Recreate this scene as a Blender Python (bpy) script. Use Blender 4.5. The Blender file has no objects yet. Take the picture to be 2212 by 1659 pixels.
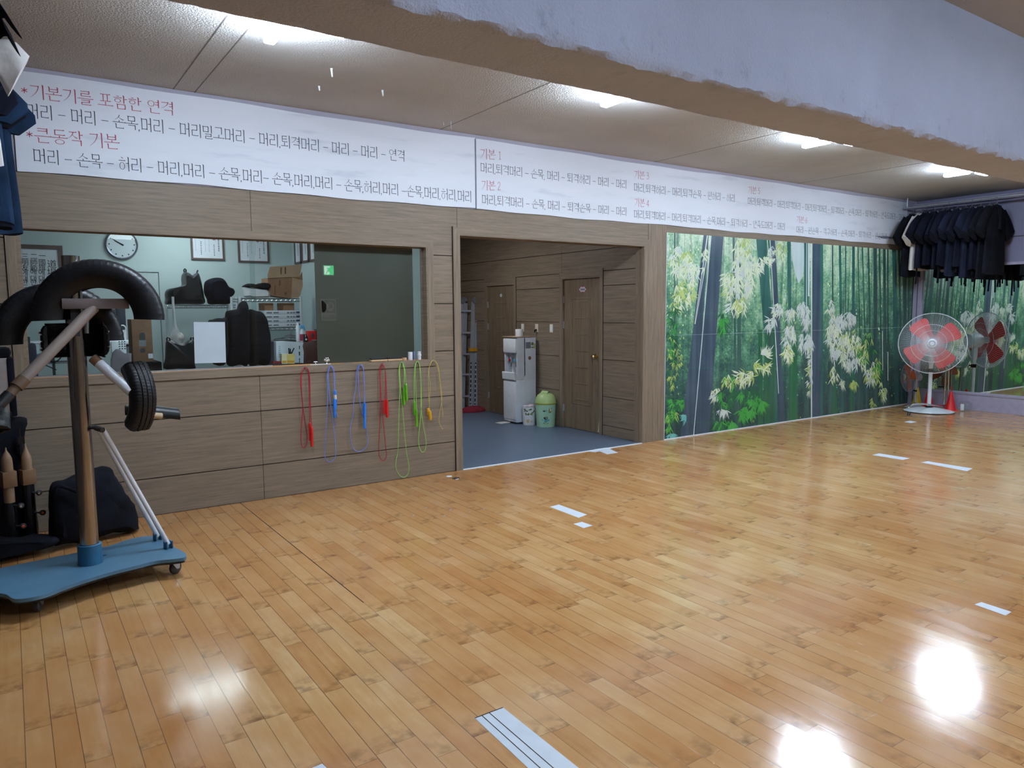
import bpy, bmesh, math, random
from mathutils import Vector, Matrix, noise as mnoise
random.seed(7)
S = bpy.context.scene
COL = S.collection
PI = math.pi
# ------------------------------------------------------------------ camera, world, exposure
CAM = Vector((-3.824, -6.513, 1.65))
FPX, YAW, PIT, ROL = 1582.6, math.radians(34.403), math.radians(5.703), math.radians(-0.420)
_f = Vector((math.sin(YAW)*math.cos(PIT), math.cos(YAW)*math.cos(PIT), -math.sin(PIT)))
_r = Vector((math.cos(YAW), -math.sin(YAW), 0)); _u = _r.cross(_f)
_r2 = math.cos(ROL)*_r + math.sin(ROL)*_u; _u2 = -math.sin(ROL)*_r + math.cos(ROL)*_u
cd = bpy.data.cameras.new('camera'); cam = bpy.data.objects.new('camera', cd); COL.objects.link(cam)
cd.sensor_width = 36; cd.lens = FPX/2212*36; cd.clip_start = 0.05
M4 = Matrix((( _r2.x, _u2.x, -_f.x, CAM.x), (_r2.y, _u2.y, -_f.y, CAM.y), (_r2.z, _u2.z, -_f.z, CAM.z), (0, 0, 0, 1)))
cam.matrix_world = M4
S.camera = cam
S.view_settings.view_transform = 'Standard'; S.view_settings.look = 'None'
S.view_settings.gamma = 1; S.view_settings.use_curve_mapping = False
S.view_settings.exposure = 0.0
w = bpy.data.worlds.new('world'); S.world = w; w.use_nodes = True
w.node_tree.nodes['Background'].inputs[0].default_value = (0.5, 0.55, 0.65, 1)
w.node_tree.nodes['Background'].inputs[1].default_value = 0.02
LAMP_POWER = 190.0       # emission strength of the cross-shaped ceiling lamps
OFFICE_POWER = 13.0
HALL_POWER = 50.0
LAMP_COLOR = (0.68, 0.83, 1.0, 1)

# measured points of the photograph, turned into points of the room (on a wall, on the floor ...)
def _ray(px, py): return _r2*((px-1106)/FPX) + _u2*(-(py-829.5)/FPX) + _f
def W(px, py, y=0.0):
    d = _ray(px, py); return CAM + d*((y-CAM.y)/d.y)
def FL(px, py, z=0.0):
    d = _ray(px, py); return CAM + d*((z-CAM.z)/d.z)
def XW(px, py, x):
    d = _ray(px, py); return CAM + d*((x-CAM.x)/d.x)

# ------------------------------------------------------------------ helpers
class MB:
    def __init__(s): s.bm = bmesh.new(); s.mi = 0
    def face(s, pts, mi=None):
        vs = [s.bm.verts.new(p) for p in pts]
        try: f = s.bm.faces.new(vs)
        except ValueError: return None
        f.material_index = s.mi if mi is None else mi
        return f
    def box(s, a, b, mi=None, bev=0.0, mat=None):
        a, b = Vector(a), Vector(b)
        lo = Vector([min(a[i], b[i]) for i in range(3)]); hi = Vector([max(a[i], b[i]) for i in range(3)])
        c = (lo+hi)/2; d = hi-lo
        m = Matrix.Translation(c) @ Matrix.Diagonal((d.x, d.y, d.z, 1))
        if mat is not None: m = mat @ m
        r = bmesh.ops.create_cube(s.bm, size=1, matrix=m)
        k = s.mi if mi is None else mi
        fs = set()
        for v in r['verts']:
            for f in v.link_faces: fs.add(f)
        for f in fs: f.material_index = k
        if bev > 0:
            es = set(e for f in fs for e in f.edges)
            rr = bmesh.ops.bevel(s.bm, geom=list(es), offset=bev, segments=2, affect='EDGES', profile=0.5)
            for f in rr['faces']: f.material_index = k
        return s
    def obox(s, c, size, rz=0, rx=0, ry=0, mi=None, bev=0.0):
        m = Matrix.Translation(Vector(c)) @ Matrix.Rotation(rz, 4, 'Z') @ Matrix.Rotation(ry, 4, 'Y') @ Matrix.Rotation(rx, 4, 'X')
        h = Vector(size)/2
        return s.box(-h, h, mi, bev, m)
    def tube(s, pts, r, seg=8, mi=None, cap=True, closed=False):
        pts = [Vector(p) for p in pts]; n = len(pts)
        k = s.mi if mi is None else mi
        rad = r if isinstance(r, (list, tuple)) else [r]*n
        rings = []; up = None
        for i, p in enumerate(pts):
            if closed: t = pts[(i+1) % n]-pts[i-1]
            else: t = pts[min(i+1, n-1)]-pts[max(i-1, 0)]
            if t.length < 1e-9: t = Vector((0, 0, 1))
            t.normalize()
            if up is None:
                up = Vector((0, 0, 1)) if abs(t.z) < .9 else Vector((1, 0, 0))
            a = t.cross(up)
            if a.length < 1e-6: a = t.orthogonal()
            a.normalize(); up = a.cross(t).normalized()
            rings.append([s.bm.verts.new(p+(a*math.cos(2*PI*j/seg)+up*math.sin(2*PI*j/seg))*rad[i]) for j in range(seg)])
        m = n if closed else n-1
        for i in range(m):
            A, B = rings[i], rings[(i+1) % n]
            for j in range(seg):
                f = s.bm.faces.new((A[j], A[(j+1) % seg], B[(j+1) % seg], B[j])); f.material_index = k; f.smooth = True
        if cap and not closed:
            for R_, rev in ((rings[0], 1), (rings[-1], 0)):
                f = s.bm.faces.new(R_[::-1] if rev else R_); f.material_index = k
        return s
    def lathe(s, prof, seg=24, mat=None, mi=None, smooth=True, arc=2*PI):
        # prof: (radius, height) pairs turned about local z
        k = s.mi if mi is None else mi
        mat = mat or Matrix()
        full = abs(arc-2*PI) < 1e-6
        cols = []
        ns = seg if full else seg+1
        for j in range(ns):
            a = arc*j/seg
            cols.append([s.bm.verts.new(mat @ Vector((r*math.cos(a), r*math.sin(a), z))) for r, z in prof])
        for j in range(seg):
            A, B = cols[j], cols[(j+1) % ns]
            for i in range(len(prof)-1):
                try:
                    f = s.bm.faces.new((A[i], B[i], B[i+1], A[i+1])); f.material_index = k; f.smooth = smooth
                except ValueError: pass
        return s
    def prism(s, poly, depth, fn, mi=None):
        # poly: 2D outline; fn(u, v, t) -> 3D; t from 0 to depth
        k = s.mi if mi is None else mi
        A = [s.bm.verts.new(fn(u, v, 0)) for u, v in poly]; B = [s.bm.verts.new(fn(u, v, depth)) for u, v in poly]
        n = len(poly)
        for f in (s.bm.faces.new(A), s.bm.faces.new(B[::-1])): f.material_index = k
        for i in range(n):
            f = s.bm.faces.new((A[i], B[i], B[(i+1) % n], A[(i+1) % n])); f.material_index = k
        return s
    def puff(s, poly, depth, fn, mi=None, rings=5):
        # rounded, cushion-like solid with the given outline
        k = s.mi if mi is None else mi
        cx = sum(p[0] for p in poly)/len(poly); cy = sum(p[1] for p in poly)/len(poly)
        L = []
        for i in range(rings+1):
            t = -1+2*i/rings
            sc = .72+.28*math.sqrt(max(0, 1-t*t))
            L.append([s.bm.verts.new(Vector(fn(cx+(u-cx)*sc, cy+(v-cy)*sc, t*depth/2))) for u, v in poly])
        n = len(poly)
        for a, b in zip(L, L[1:]):
            for i in range(n):
                f = s.bm.faces.new((a[i], b[i], b[(i+1) % n], a[(i+1) % n])); f.material_index = k; f.smooth = True
        for f in (s.bm.faces.new(L[0]), s.bm.faces.new(L[-1][::-1])): f.material_index = k; f.smooth = True
        return s
    def ellips(s, c, r, mi=None, seg=16, mat=None):
        m = Matrix.Translation(Vector(c)) @ (mat or Matrix()) @ Matrix.Diagonal((r[0], r[1], r[2], 1))
        rr = bmesh.ops.create_uvsphere(s.bm, u_segments=seg, v_segments=max(6, seg//2), radius=1, matrix=m)
        k = s.mi if mi is None else mi
        for v in rr['verts']:
            for f in v.link_faces: f.material_index = k; f.smooth = True
        return s
    def loft(s, loops, mi=None, cap=(True, True), smooth=True):
        k = s.mi if mi is None else mi
        L = [[s.bm.verts.new(p) for p in lp] for lp in loops]; n = len(L[0])
        for a, b in zip(L, L[1:]):
            for i in range(n):
                f = s.bm.faces.new((a[i], a[(i+1) % n], b[(i+1) % n], b[i])); f.material_index = k; f.smooth = smooth
        if cap[0]: f = s.bm.faces.new(L[0][::-1]); f.material_index = k
        if cap[1]: f = s.bm.faces.new(L[-1]); f.material_index = k
        return s
    def build(s, name, mats, parent=None, fixn=True, loc=None):
        if fixn: bmesh.ops.recalc_face_normals(s.bm, faces=s.bm.faces[:])
        me = bpy.data.meshes.new(name)
        if loc is not None:
            for v in s.bm.verts: v.co -= Vector(loc)
        s.bm.to_mesh(me); s.bm.free(); me.set_sharp_from_angle(angle=.75)
        for m in (mats if isinstance(mats, (list, tuple)) else [mats]): me.materials.append(m)
        o = bpy.data.objects.new(name, me); COL.objects.link(o)
        if parent is not None: o.parent = parent
        if loc is not None: o.location = loc
        return o
def thing(name, label, cat, loc=(0, 0, 0), group=None, rz=0):
    o = bpy.data.objects.new(name, None); COL.objects.link(o); o.location = loc; o.rotation_euler = (0, 0, rz)
    o.empty_display_size = .05
    return tag(o, label, cat, group)
def tag(o, label, cat, group=None, kind=None):
    o['label'] = label; o['category'] = cat
    if group: o['group'] = group
    if kind: o['kind'] = kind
    return o
def struct(o): o['kind'] = 'structure'; return o
def wmat(o):
    m = o.matrix_basis
    return m if o.parent is None else wmat(o.parent) @ o.matrix_parent_inverse @ m
def child(mb, name, mats, root, label=None):
    # a part whose mesh was written in room coordinates
    o = mb.build(name, mats, root)
    o.matrix_parent_inverse = wmat(root).inverted()
    if label: o['label'] = label
    return o
def ordinal(i): return ['first', 'second', 'third', 'fourth', 'fifth', 'sixth', 'seventh', 'eighth', 'ninth', 'tenth', 'eleventh', 'twelfth', 'thirteenth'][i]

# ------------------------------------------------------------------ materials
class NT:
    def __init__(s, name):
        s.m = bpy.data.materials.new(name); s.m.use_nodes = True
        s.t = s.m.node_tree; s.b = s.t.nodes['Principled BSDF']
    def n(s, typ, **kw):
        nd = s.t.nodes.new('ShaderNode'+typ)
        for k, v in kw.items():
            if k.startswith('_'): setattr(nd, k[1:], v)
        for k, v in kw.items():
            if k.startswith('_'): continue
            key = int(k[1:]) if k[0] == 'i' and k[1:].isdigit() else k.replace('_', ' ')
            s.set(nd.inputs[key], v)
        return nd
    def set(s, sock, v):
        if isinstance(v, bpy.types.NodeSocket): s.t.links.new(v, sock)
        elif isinstance(v, bpy.types.Node): s.t.links.new(v.outputs[0], sock)
        else:
            if sock.type == 'RGBA' and len(v) == 3: v = (*v, 1)
            sock.default_value = v
    def math(s, op, a, b=0.0, c=0.0, clamp=False):
        nd = s.n('Math', _operation=op, i0=a, i1=b, i2=c); nd.use_clamp = clamp; return nd.outputs[0]
    def pos(s):
        return s.n('NewGeometry').outputs['Position']
    def xyz(s, v):
        q = s.n('SeparateXYZ', i0=v); return q.outputs[0], q.outputs[1], q.outputs[2]
    def vec(s, x, y, z): return s.n('CombineXYZ', i0=x, i1=y, i2=z).outputs[0]
    def scale(s, v, sc): return s.n('VectorMath', _operation='MULTIPLY', i0=v, i1=sc).outputs[0]
    def noise(s, v, sc, det=3.0, rough=.5):
        return s.n('TexNoise', Vector=v, Scale=sc, Detail=det, Roughness=rough).outputs[0]
    def ramp(s, fac, stops):
        nd = s.n('ValToRGB', Fac=fac); e = nd.color_ramp.elements
        while len(e) > 1: e.remove(e[-1])
        e[0].position = stops[0][0]; e[0].color = (*stops[0][1], 1)
        for p, c in stops[1:]:
            q = e.new(p); q.color = (*c, 1)
        return nd.outputs[0]
    def mix(s, f, a, b, mode='MIX'):
        nd = s.n('Mix', _data_type='RGBA', _blend_type=mode)
        s.set(nd.inputs[0], f); s.set(nd.inputs[6], a); s.set(nd.inputs[7], b); return nd.outputs[2]
    def bump(s, h, st=.3, dist=.01):
        nd = s.n('Bump', Height=h, Strength=st, Distance=dist); s.set(s.b.inputs['Normal'], nd.outputs[0])
    def out(s, **kw):
        for k, v in kw.items(): s.set(s.b.inputs[k.replace('_', ' ')], v)
        return s.m
def sr(r, g, b):
    f = lambda c: (c/255/12.92) if c/255 <= .04045 else ((c/255+.055)/1.055)**2.4
    return (f(r), f(g), f(b))
def mat(name, rgb, rough=.5, metal=0.0, var=.12, scale=14.0, bump=0.0, spec=.5):
    t = NT(name); p = t.n('TexCoord').outputs['Object']
    nz = t.noise(p, scale, 3)
    lo = tuple(c*(1-var) for c in rgb); hi = tuple(min(1, c*(1+var)) for c in rgb)
    c = t.ramp(nz, [(.3, lo), (.7, hi)])
    if bump: t.bump(t.noise(p, scale*8, 3), bump, .004)
    return t.out(Base_Color=c, Roughness=rough, Metallic=metal, Specular_IOR_Level=spec)
def emit(name, rgb, st):
    t = NT(name); nz = t.noise(t.pos(), 3.0)
    c = t.ramp(nz, [(0, tuple(x*.97 for x in rgb[:3])), (1, rgb[:3])])
    return t.out(Base_Color=(.8, .8, .8), Emission_Color=c, Emission_Strength=st)

def wood_panel(name, rgb, vertical=False, hall=False):
    t = NT(name); p = t.pos()
    sc = (9, 9, .55) if vertical else (.55, .55, 12)
    a = t.noise(t.scale(p, sc), 4.0, 6, .62)
    sc2 = (60, 60, 2.2) if vertical else (2.2, 2.2, 75)
    b = t.noise(t.scale(p, sc2), 3.0, 4, .6)
    f = t.math('ADD', t.math('MULTIPLY', a, .6), t.math('MULTIPLY', b, .4))
    d = tuple(c*.66 for c in rgb); h = tuple(min(1, c*1.30) for c in rgb)
    c = t.ramp(f, [(.34, d), (.5, rgb), (.66, h)])
    t.bump(b, .12, .004)
    return t.out(Base_Color=c, Roughness=.52, Specular_IOR_Level=.35)

M = {}
WALLC = sr(127, 112, 95)
M['panel'] = wood_panel('panel_wood', WALLC)
M['casing'] = wood_panel('casing_wood', tuple(c*1.04 for c in WALLC))
M['casing_v'] = wood_panel('casing_wood_upright', tuple(c*1.04 for c in WALLC), True)
M['groove'] = mat('groove_dark', sr(48, 34, 28), .8)
M['sillwood'] = mat('sill_orange_wood', sr(190, 134, 76), .45, var=.2, scale=9)
M['door'] = wood_panel('door_film', sr(118, 101, 82), True)

# gym floor of narrow boards along y
def floor_mat():
    t = NT('gym_floor_boards'); p = t.pos(); x, y, z = t.xyz(p)
    wd = .09
    u = t.math('DIVIDE', x, wd); row = t.math('FLOOR', u); fx = t.math('SUBTRACT', u, row)
    rr = t.n('TexWhiteNoise', _noise_dimensions='1D', W=row).outputs[0]
    rr2 = t.n('TexWhiteNoise', _noise_dimensions='1D', W=t.math('ADD', row, 71.3)).outputs[0]
    L = t.math('ADD', t.math('MULTIPLY', rr2, .35), .42)
    v = t.math('DIVIDE', t.math('ADD', y, t.math('ADD', t.math('MULTIPLY', rr, 9.0), 40.0)), L)
    pl = t.math('FLOOR', v); fy = t.math('SUBTRACT', v, pl)
    rc = t.n('TexWhiteNoise', _noise_dimensions='3D', Vector=t.vec(row, pl, 3.0))
    rnd = rc.outputs[0]; rcol = rc.outputs[1]
    g1 = t.noise(t.n('VectorMath', _operation='ADD', i0=t.scale(p, (34, 2.2, 1)), i1=t.scale(rcol, (17, 17, 17))).outputs[0], 1.0, 5, .6)
    big = t.noise(p, .75, 3, .5)
    mid = t.noise(t.scale(p, (1, .55, 1)), 6.0, 3, .6)
    tone = t.math('ADD', t.math('ADD', t.math('MULTIPLY', rnd, .28), t.math('MULTIPLY', g1, .32)), t.math('MULTIPLY', mid, .44))
    base = t.ramp(tone, [(.18, FLOOR_C[0]), (.42, FLOOR_C[1]), (.62, FLOOR_C[2]), (.85, FLOOR_C[3])])
    red = t.ramp(big, [(.42, (0, 0, 0)), (.68, (1, 1, 1))])
    base = t.mix(t.math('MULTIPLY', red, .46), base, FLOOR_C[4])
    # deeper orange tone growing toward the panelled wall, fading out to the right
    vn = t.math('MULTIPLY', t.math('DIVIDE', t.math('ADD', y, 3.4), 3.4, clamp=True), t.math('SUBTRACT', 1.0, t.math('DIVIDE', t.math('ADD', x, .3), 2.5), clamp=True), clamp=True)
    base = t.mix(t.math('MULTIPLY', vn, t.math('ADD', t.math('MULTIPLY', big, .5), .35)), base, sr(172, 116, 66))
    # brown smudges next to the butt joints
    end = t.math('MINIMUM', fy, t.math('SUBTRACT', 1.0, fy)); end1 = fy
    sm = t.math('SUBTRACT', 1.0, t.math('DIVIDE', end1, .26), clamp=True)
    nz = t.noise(t.scale(p, (9, 9, 1)), 2.0, 2, .5)
    sm = t.math('MULTIPLY', sm, t.math('MULTIPLY', t.math('SUBTRACT', nz, .42, clamp=True), 3.4), clamp=True)
    base = t.mix(t.math('MULTIPLY', sm, .75), base, sr(104, 66, 34))
    # worn pale patches
    wr = t.noise(t.scale(p, (1.6, .8, 1)), 1.3, 4, .6)
    base = t.mix(t.math('MULTIPLY', t.math('SUBTRACT', wr, .58, clamp=True), 2.0, clamp=True), base, sr(206, 176, 136))
    ex = t.math('MINIMUM', fx, t.math('SUBTRACT', 1.0, fx))
    ey = t.math('MULTIPLY', end, L)
    gap = t.math('ADD', t.math('MULTIPLY', rr2, .016), .010)
    sx = t.math('LESS_THAN', ex, gap); sy = t.math('LESS_THAN', ey, .0012)
    seam = t.math('MAXIMUM', t.math('MULTIPLY', sx, t.math('ADD', t.math('MULTIPLY', rr, .45), .35)), t.math('MULTIPLY', sy, .6))
    seam = t.math('MAXIMUM', seam, t.math('MULTIPLY', t.math('LESS_THAN', t.math('ABSOLUTE', t.math('ADD', x, 2.25)), .0032), t.math('GREATER_THAN', y, -2.7)))   # one open joint by the wall
    base = t.mix(seam, base, sr(46, 26, 14))
    h = t.math('ADD', t.math('MULTIPLY', t.math('MULTIPLY', t.math('SUBTRACT', rnd, .5), fx), .5), t.math('ADD', t.math('MULTIPLY', mid, .5), t.math('ADD', t.math('MULTIPLY', seam, -.5), t.math('MULTIPLY', t.noise(t.scale(p, (70, 5, 1)), 1.0, 2), .22))))
    nd = t.n('Bump', Height=h, Strength=.12, Distance=.006)
    t.set(t.b.inputs['Normal'], nd.outputs[0])
    ro = t.math('ADD', t.math('MULTIPLY', t.noise(t.scale(p, (4, .6, 1)), 3.0, 3), .15), .065)
    return t.out(Base_Color=base, Roughness=ro, Specular_IOR_Level=.55)
FLOOR_C = [sr(165, 107, 58), sr(195, 144, 90), sr(207, 162, 109), sr(226, 191, 145), sr(177, 110, 58)]
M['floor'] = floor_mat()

def plaster(name, rgb, var=.1, bump=.3, stain=None):
    t = NT(name); p = t.pos()
    a = t.noise(p, 1.6, 5, .6); b = t.noise(p, 70.0, 3, .6)
    lo = tuple(c*(1-var) for c in rgb); hi = tuple(min(1, c*(1+var)) for c in rgb)
    c = t.ramp(a, [(.3, lo), (.7, hi)])
    sp = t.noise(p, 38.0, 2, .5)
    c = t.mix(t.math('MULTIPLY', t.math('SUBTRACT', sp, .70, clamp=True), 3.0, clamp=True), c, tuple(x*.5 for x in rgb))
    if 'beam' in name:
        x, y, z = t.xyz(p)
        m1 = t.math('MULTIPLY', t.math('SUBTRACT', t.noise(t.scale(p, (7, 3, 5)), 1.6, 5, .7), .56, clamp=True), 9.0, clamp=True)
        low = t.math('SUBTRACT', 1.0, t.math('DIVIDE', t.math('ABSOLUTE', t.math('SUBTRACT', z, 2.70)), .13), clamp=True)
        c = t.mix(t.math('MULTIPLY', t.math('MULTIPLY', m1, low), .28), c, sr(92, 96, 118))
    t.bump(t.math('ADD', b, t.math('MULTIPLY', a, .6)), bump, .016)
    return t.out(Base_Color=c, Roughness=.85, Specular_IOR_Level=.2)
M['ceiling'] = plaster('ceiling_paint', sr(190, 186, 182), .06, .8)
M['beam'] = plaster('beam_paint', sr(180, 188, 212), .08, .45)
M['grey_wall'] = plaster('grey_wall_paint', sr(176, 172, 186), .05, .1)
M['mint'] = plaster('mint_wall_paint', sr(190, 206, 206), .04, .06)
M['darkwall'] = wood_panel('dark_wall_panel', sr(58, 52, 48))
M['east'] = plaster('lilac_grey_wall', sr(128, 126, 150), .05, .1)
M['lilac'] = mat('lilac_paint', sr(160, 154, 176), .5, var=.06)

def vinyl():
    t = NT('blue_grey_vinyl'); p = t.pos()
    a = t.noise(p, 120.0, 2, .6); b = t.noise(p, 1.2, 3)
    c = t.ramp(a, [(.36, sr(62, 74, 94)), (.5, sr(88, 102, 122)), (.66, sr(128, 140, 156))])
    c = t.mix(t.math('MULTIPLY', b, .25), c, sr(70, 82, 100))
    return t.out(Base_Color=c, Roughness=.38, Specular_IOR_Level=.4)
M['vinyl'] = vinyl()

def glass(name, tint=(1, 1, 1)):
    t = NT(name); nt = t.t
    g = t.n('NewGeometry')                                            # reflection grows toward grazing views, alike from both sides
    ca = t.math('ABSOLUTE', t.n('VectorMath', _operation='DOT_PRODUCT', i0=g.outputs['Incoming'], i1=g.outputs['Normal']).outputs['Value'])
    fr = t.n('Math', _operation='MULTIPLY_ADD', i0=t.math('POWER', t.math('SUBTRACT', 1.0, ca, clamp=True), 5.0), i1=.96, i2=.04)
    tr = t.n('BsdfTransparent', Color=tint); gl = t.n('BsdfGlossy', Roughness=0.0)
    nz = t.noise(t.pos(), 2.0)
    t.set(tr.inputs[0], t.ramp(nz, [(0, tuple(c*.985 for c in tint)), (1, tint)]))
    mx = t.n('MixShader'); t.set(mx.inputs[0], fr.outputs[0]); t.set(mx.inputs[1], tr.outputs[0]); t.set(mx.inputs[2], gl.outputs[0])
    nt.links.new(mx.outputs[0], nt.nodes['Material Output'].inputs[0])
    return t.m
M['glass'] = glass('window_glass', (.93, .97, .96))
def mirror():
    t = NT('mirror_silver'); p = t.pos()
    a = t.noise(p, 3.0, 4)
    return t.out(Base_Color=t.ramp(a, [(.3, (.62, .70, .67)), (.7, (.68, .75, .72))]), Metallic=1.0, Roughness=.015)
M['mirror'] = mirror()
M['white'] = mat('white_plastic', sr(226, 228, 232), .35, var=.04)
M['whitepaint'] = mat('white_enamel', sr(222, 226, 232), .3, var=.05)
M['offwhite'] = mat('cream_plastic', sr(222, 214, 196), .45, var=.06)
M['black'] = mat('black_rubber', (.008, .008, .010), .42, var=.4, scale=20, bump=.3)
M['blackgloss'] = mat('black_plastic', (.010, .010, .012), .22, var=.3)
M['blackcloth'] = mat('black_cloth', (.0055, .006, .010), .95, var=.5, scale=6, bump=.5, spec=.15)
M['navy'] = mat('navy_cotton', (.006, .007, .016), .95, var=.4, scale=5, bump=.6, spec=.15)
M['navy2'] = mat('faded_navy_cotton', (.011, .014, .030), .95, var=.4, scale=5, bump=.6, spec=.15)
M['indigo'] = mat('indigo_cotton', (.010, .024, .054), .95, var=.35, scale=5, bump=.6, spec=.15)
M['whitecloth'] = mat('white_cotton', sr(206, 200, 196), .9, var=.08, scale=6, bump=.4)
M['steel'] = mat('polished_steel', (.42, .39, .37), .17, 1.0, var=.10, scale=5)
M['chrome'] = mat('chrome', (.8, .8, .82), .12, 1.0, var=.05)
M['alu'] = mat('aluminium', sr(176, 180, 188), .38, .75, var=.06)
M['brass'] = mat('polished_brass', (.83, .62, .28), .16, 1.0, var=.06)
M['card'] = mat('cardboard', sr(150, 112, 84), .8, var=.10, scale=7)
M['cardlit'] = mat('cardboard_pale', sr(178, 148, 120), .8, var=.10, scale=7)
M['darkgrey'] = mat('dark_grey_plastic', sr(60, 62, 68), .5)
M['grey'] = mat('grey_plastic', sr(124, 126, 134), .55, var=.03)
M['red'] = mat('red_plastic', sr(214, 20, 24), .4)
M['paper'] = mat('white_paper', sr(222, 228, 236), .7, var=.02)
M['ink'] = mat('black_ink', sr(34, 36, 44), .7)
M['redink'] = mat('red_ink', sr(176, 62, 84), .7)
M['framewood'] = mat('brown_frame_wood', sr(96, 78, 76), .45)
M['lampmat'] = emit('lamp_diffuser', LAMP_COLOR, LAMP_POWER)
M['lampdim'] = emit('lamp_diffuser_dim', LAMP_COLOR, LAMP_POWER*.6)
M['halllamp'] = emit('hall_lamp_diffuser', (.9, .95, 1.0), HALL_POWER)
M['officelamp'] = emit('office_lamp_diffuser', (.84, .93, 1.0), OFFICE_POWER)
M['officemain'] = emit('office_main_diffuser', (.84, .93, 1.0), 21.0)
M['lampbody'] = mat('lamp_housing', sr(210, 212, 216), .5)
# ================================================================== the room
XE, XWEST, YS, ZC = 8.95, -4.55, -9.3, 3.43
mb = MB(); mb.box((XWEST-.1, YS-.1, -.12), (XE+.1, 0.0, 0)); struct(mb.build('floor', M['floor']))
mb = MB(); mb.box((XWEST-.1, 0.0, -.12), (XE+.1, 5.4, 0.0)); struct(mb.build('floor_hall', M['vinyl']))
mb = MB(); mb.box((0.0, -.022, 0.0), (2.575, .006, .006)); struct(mb.build('trim_threshold', M['paper']))

# ceiling slab with shallow board joints, and the rough beam hanging from it
mb = MB(); mb.box((XWEST-.1, YS-.1, ZC), (XE+.1, .12, ZC+.15), 0)
for x in (-2.62, -2.46, -.2, 2.75, 5.6):
    mb.box((x-.004, -3.9, ZC-.0015), (x+.004, 0, ZC+.01), 1)
struct(mb.build('ceiling', [M['ceiling'], mat('ceiling_joint', sr(120, 114, 108), .9)]))

def beam():
    mb = MB(); bm = mb.bm
    x0, x1, n = XWEST, XE, 420
    yn, yf, zb = -4.26, -3.875, 2.64
    sec = [(yf, ZC), (yf, zb+.3), (yf, zb+.012), (yf-.012, zb), (-4.0, zb), (-4.12, zb), (-4.2, zb), (yn+.02, zb), (yn, zb+.02), (yn, zb+.05), (yn, zb+.1), (yn, zb+.2), (yn, zb+.4), (yn, ZC)]
    rows = []
    for i in range(n+1):
        x = x0+(x1-x0)*i/n; r = []
        for j, (y, z) in enumerate(sec):
            e = 1.0 if 6 <= j <= 9 else (.35 if j in (2, 3, 5, 10) else .1)
            nz = mnoise.noise((x*5, y*3, z*3)); n2 = mnoise.noise((x*21, y*9, z*9+5))
            dy = (nz*.012+n2*.010)*e; dz = (mnoise.noise((x*4+9, j*.7, 2))*.012+mnoise.noise((x*17, j, 7))*.012)*e
            if j in (0, 13): dy = dz = 0
            r.append(bm.verts.new((x, y+dy, z+dz)))
        rows.append(r)
    for a, b in zip(rows, rows[1:]):
        for j in range(len(sec)-1): bm.faces.new((a[j], b[j], b[j+1], a[j+1])).smooth = True
    bm.faces.new(rows[0]); bm.faces.new(rows[-1][::-1])
    return mb.build('ceiling_beam', M['beam'])
struct(beam())

# ---- the long panelled wall with the office window and the hall doorway (its face is y = 0)
G = .004
def boards_y(mb, x0, x1, zs, mi=0, y=0.0, t=.016):
    for a, b in zip(zs, zs[1:]): mb.box((x0+G/2, y, a+G), (x1-G/2, y+t, b-G), mi)
mb = MB()
ZR = [0, .31, .79, 1.25, 1.727, 2.206, 2.68]
for a, b in ((XWEST, -2.04), (-2.04, -.083)): boards_y(mb, a, b, [0, .31, .79, 1.11])
for a, b in ((XWEST, -2.055), (-2.055, -.023), (-.023, 2.66)): boards_y(mb, a, b, [2.30 if a < -.1 else 2.49, 2.69])
boards_y(mb, XWEST, -3.81, [1.11, 1.25, 1.727, 2.206, 2.30])
boards_y(mb, -.31, -.083, [1.10, 1.25, 1.727, 2.206, 2.31])
mb.box((-.022, 0, 2.49), (-.0, .016, 2.494), 0)
mb.box((2.66, -.004, 0), (2.965, .016, 2.69), 2)                    # upright-grained post beside the mural
boards_y(mb, 2.965, XE, [2.60, 2.69])
# core of the wall around the two openings
for a, b in (((XWEST-.1, .016, 0), (-3.74, .12, ZC)), ((-3.74, .016, 0), (-.37, .12, 1.15)), ((-3.74, .016, 2.29), (-.37, .12, ZC)),
             ((-.37, .016, 0), (0, .12, ZC)), ((0, .016, 2.42), (2.59, .12, ZC)), ((2.59, .016, 0), (XE+.1, .12, ZC))):
    mb.box(a, b, 1)
mb.box((XWEST, 0.002, 2.69), (XE, .016, ZC), 3)                      # grey plaster above the panels
mb.box((2.965, .004, 0), (XE, .016, 2.60), 1)
struct(mb.build('wall_north', [M['panel'], M['groove'], M['casing_v'], M['grey_wall']]))

# ---- window to the office
mb = MB()
x0, x1, z0, z1 = -3.74, -.372, 1.172, 2.280
def mitre(mb, x0, x1, z0, z1, wd, y0, y1, top=True, bot=True, mh=0, mv=1):
    if top: mb.prism([(x0-wd, z1+wd), (x1+wd, z1+wd), (x1, z1), (x0, z1)], 1, lambda u, v, t: (u, y0+(y1-y0)*t, v), mh)
    if bot: mb.prism([(x0, z0), (x1, z0), (x1+wd, z0-wd), (x0-wd, z0-wd)], 1, lambda u, v, t: (u, y0+(y1-y0)*t, v), mh)
    zb = z0-wd if bot else z0
    for xa, xb, s in ((x0, x0-wd, 1), (x1, x1+wd, -1)):
        mb.prism([(xa, z0 if bot else z0), (xa, z1), (xb, z1+wd), (xb, zb)], 1, lambda u, v, t: (u, y0+(y1-y0)*t, v), mv)
mitre(mb, x0, x1, z0, z1, .066, -.012, .0)
win = struct(mb.build('window_1', [M['casing'], M['casing_v']]))
mb = MB()                                                            # lining of the opening, with a stop bead
mb.box((x0-.002, -.010, z1-.003), (x1+.002, .125, z1+.012)); mb.box((x0-.008, -.010, z0), (x0+.014, .125, z1)); mb.box((x1-.014, -.010, z0), (x1+.008, .125, z1))
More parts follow.
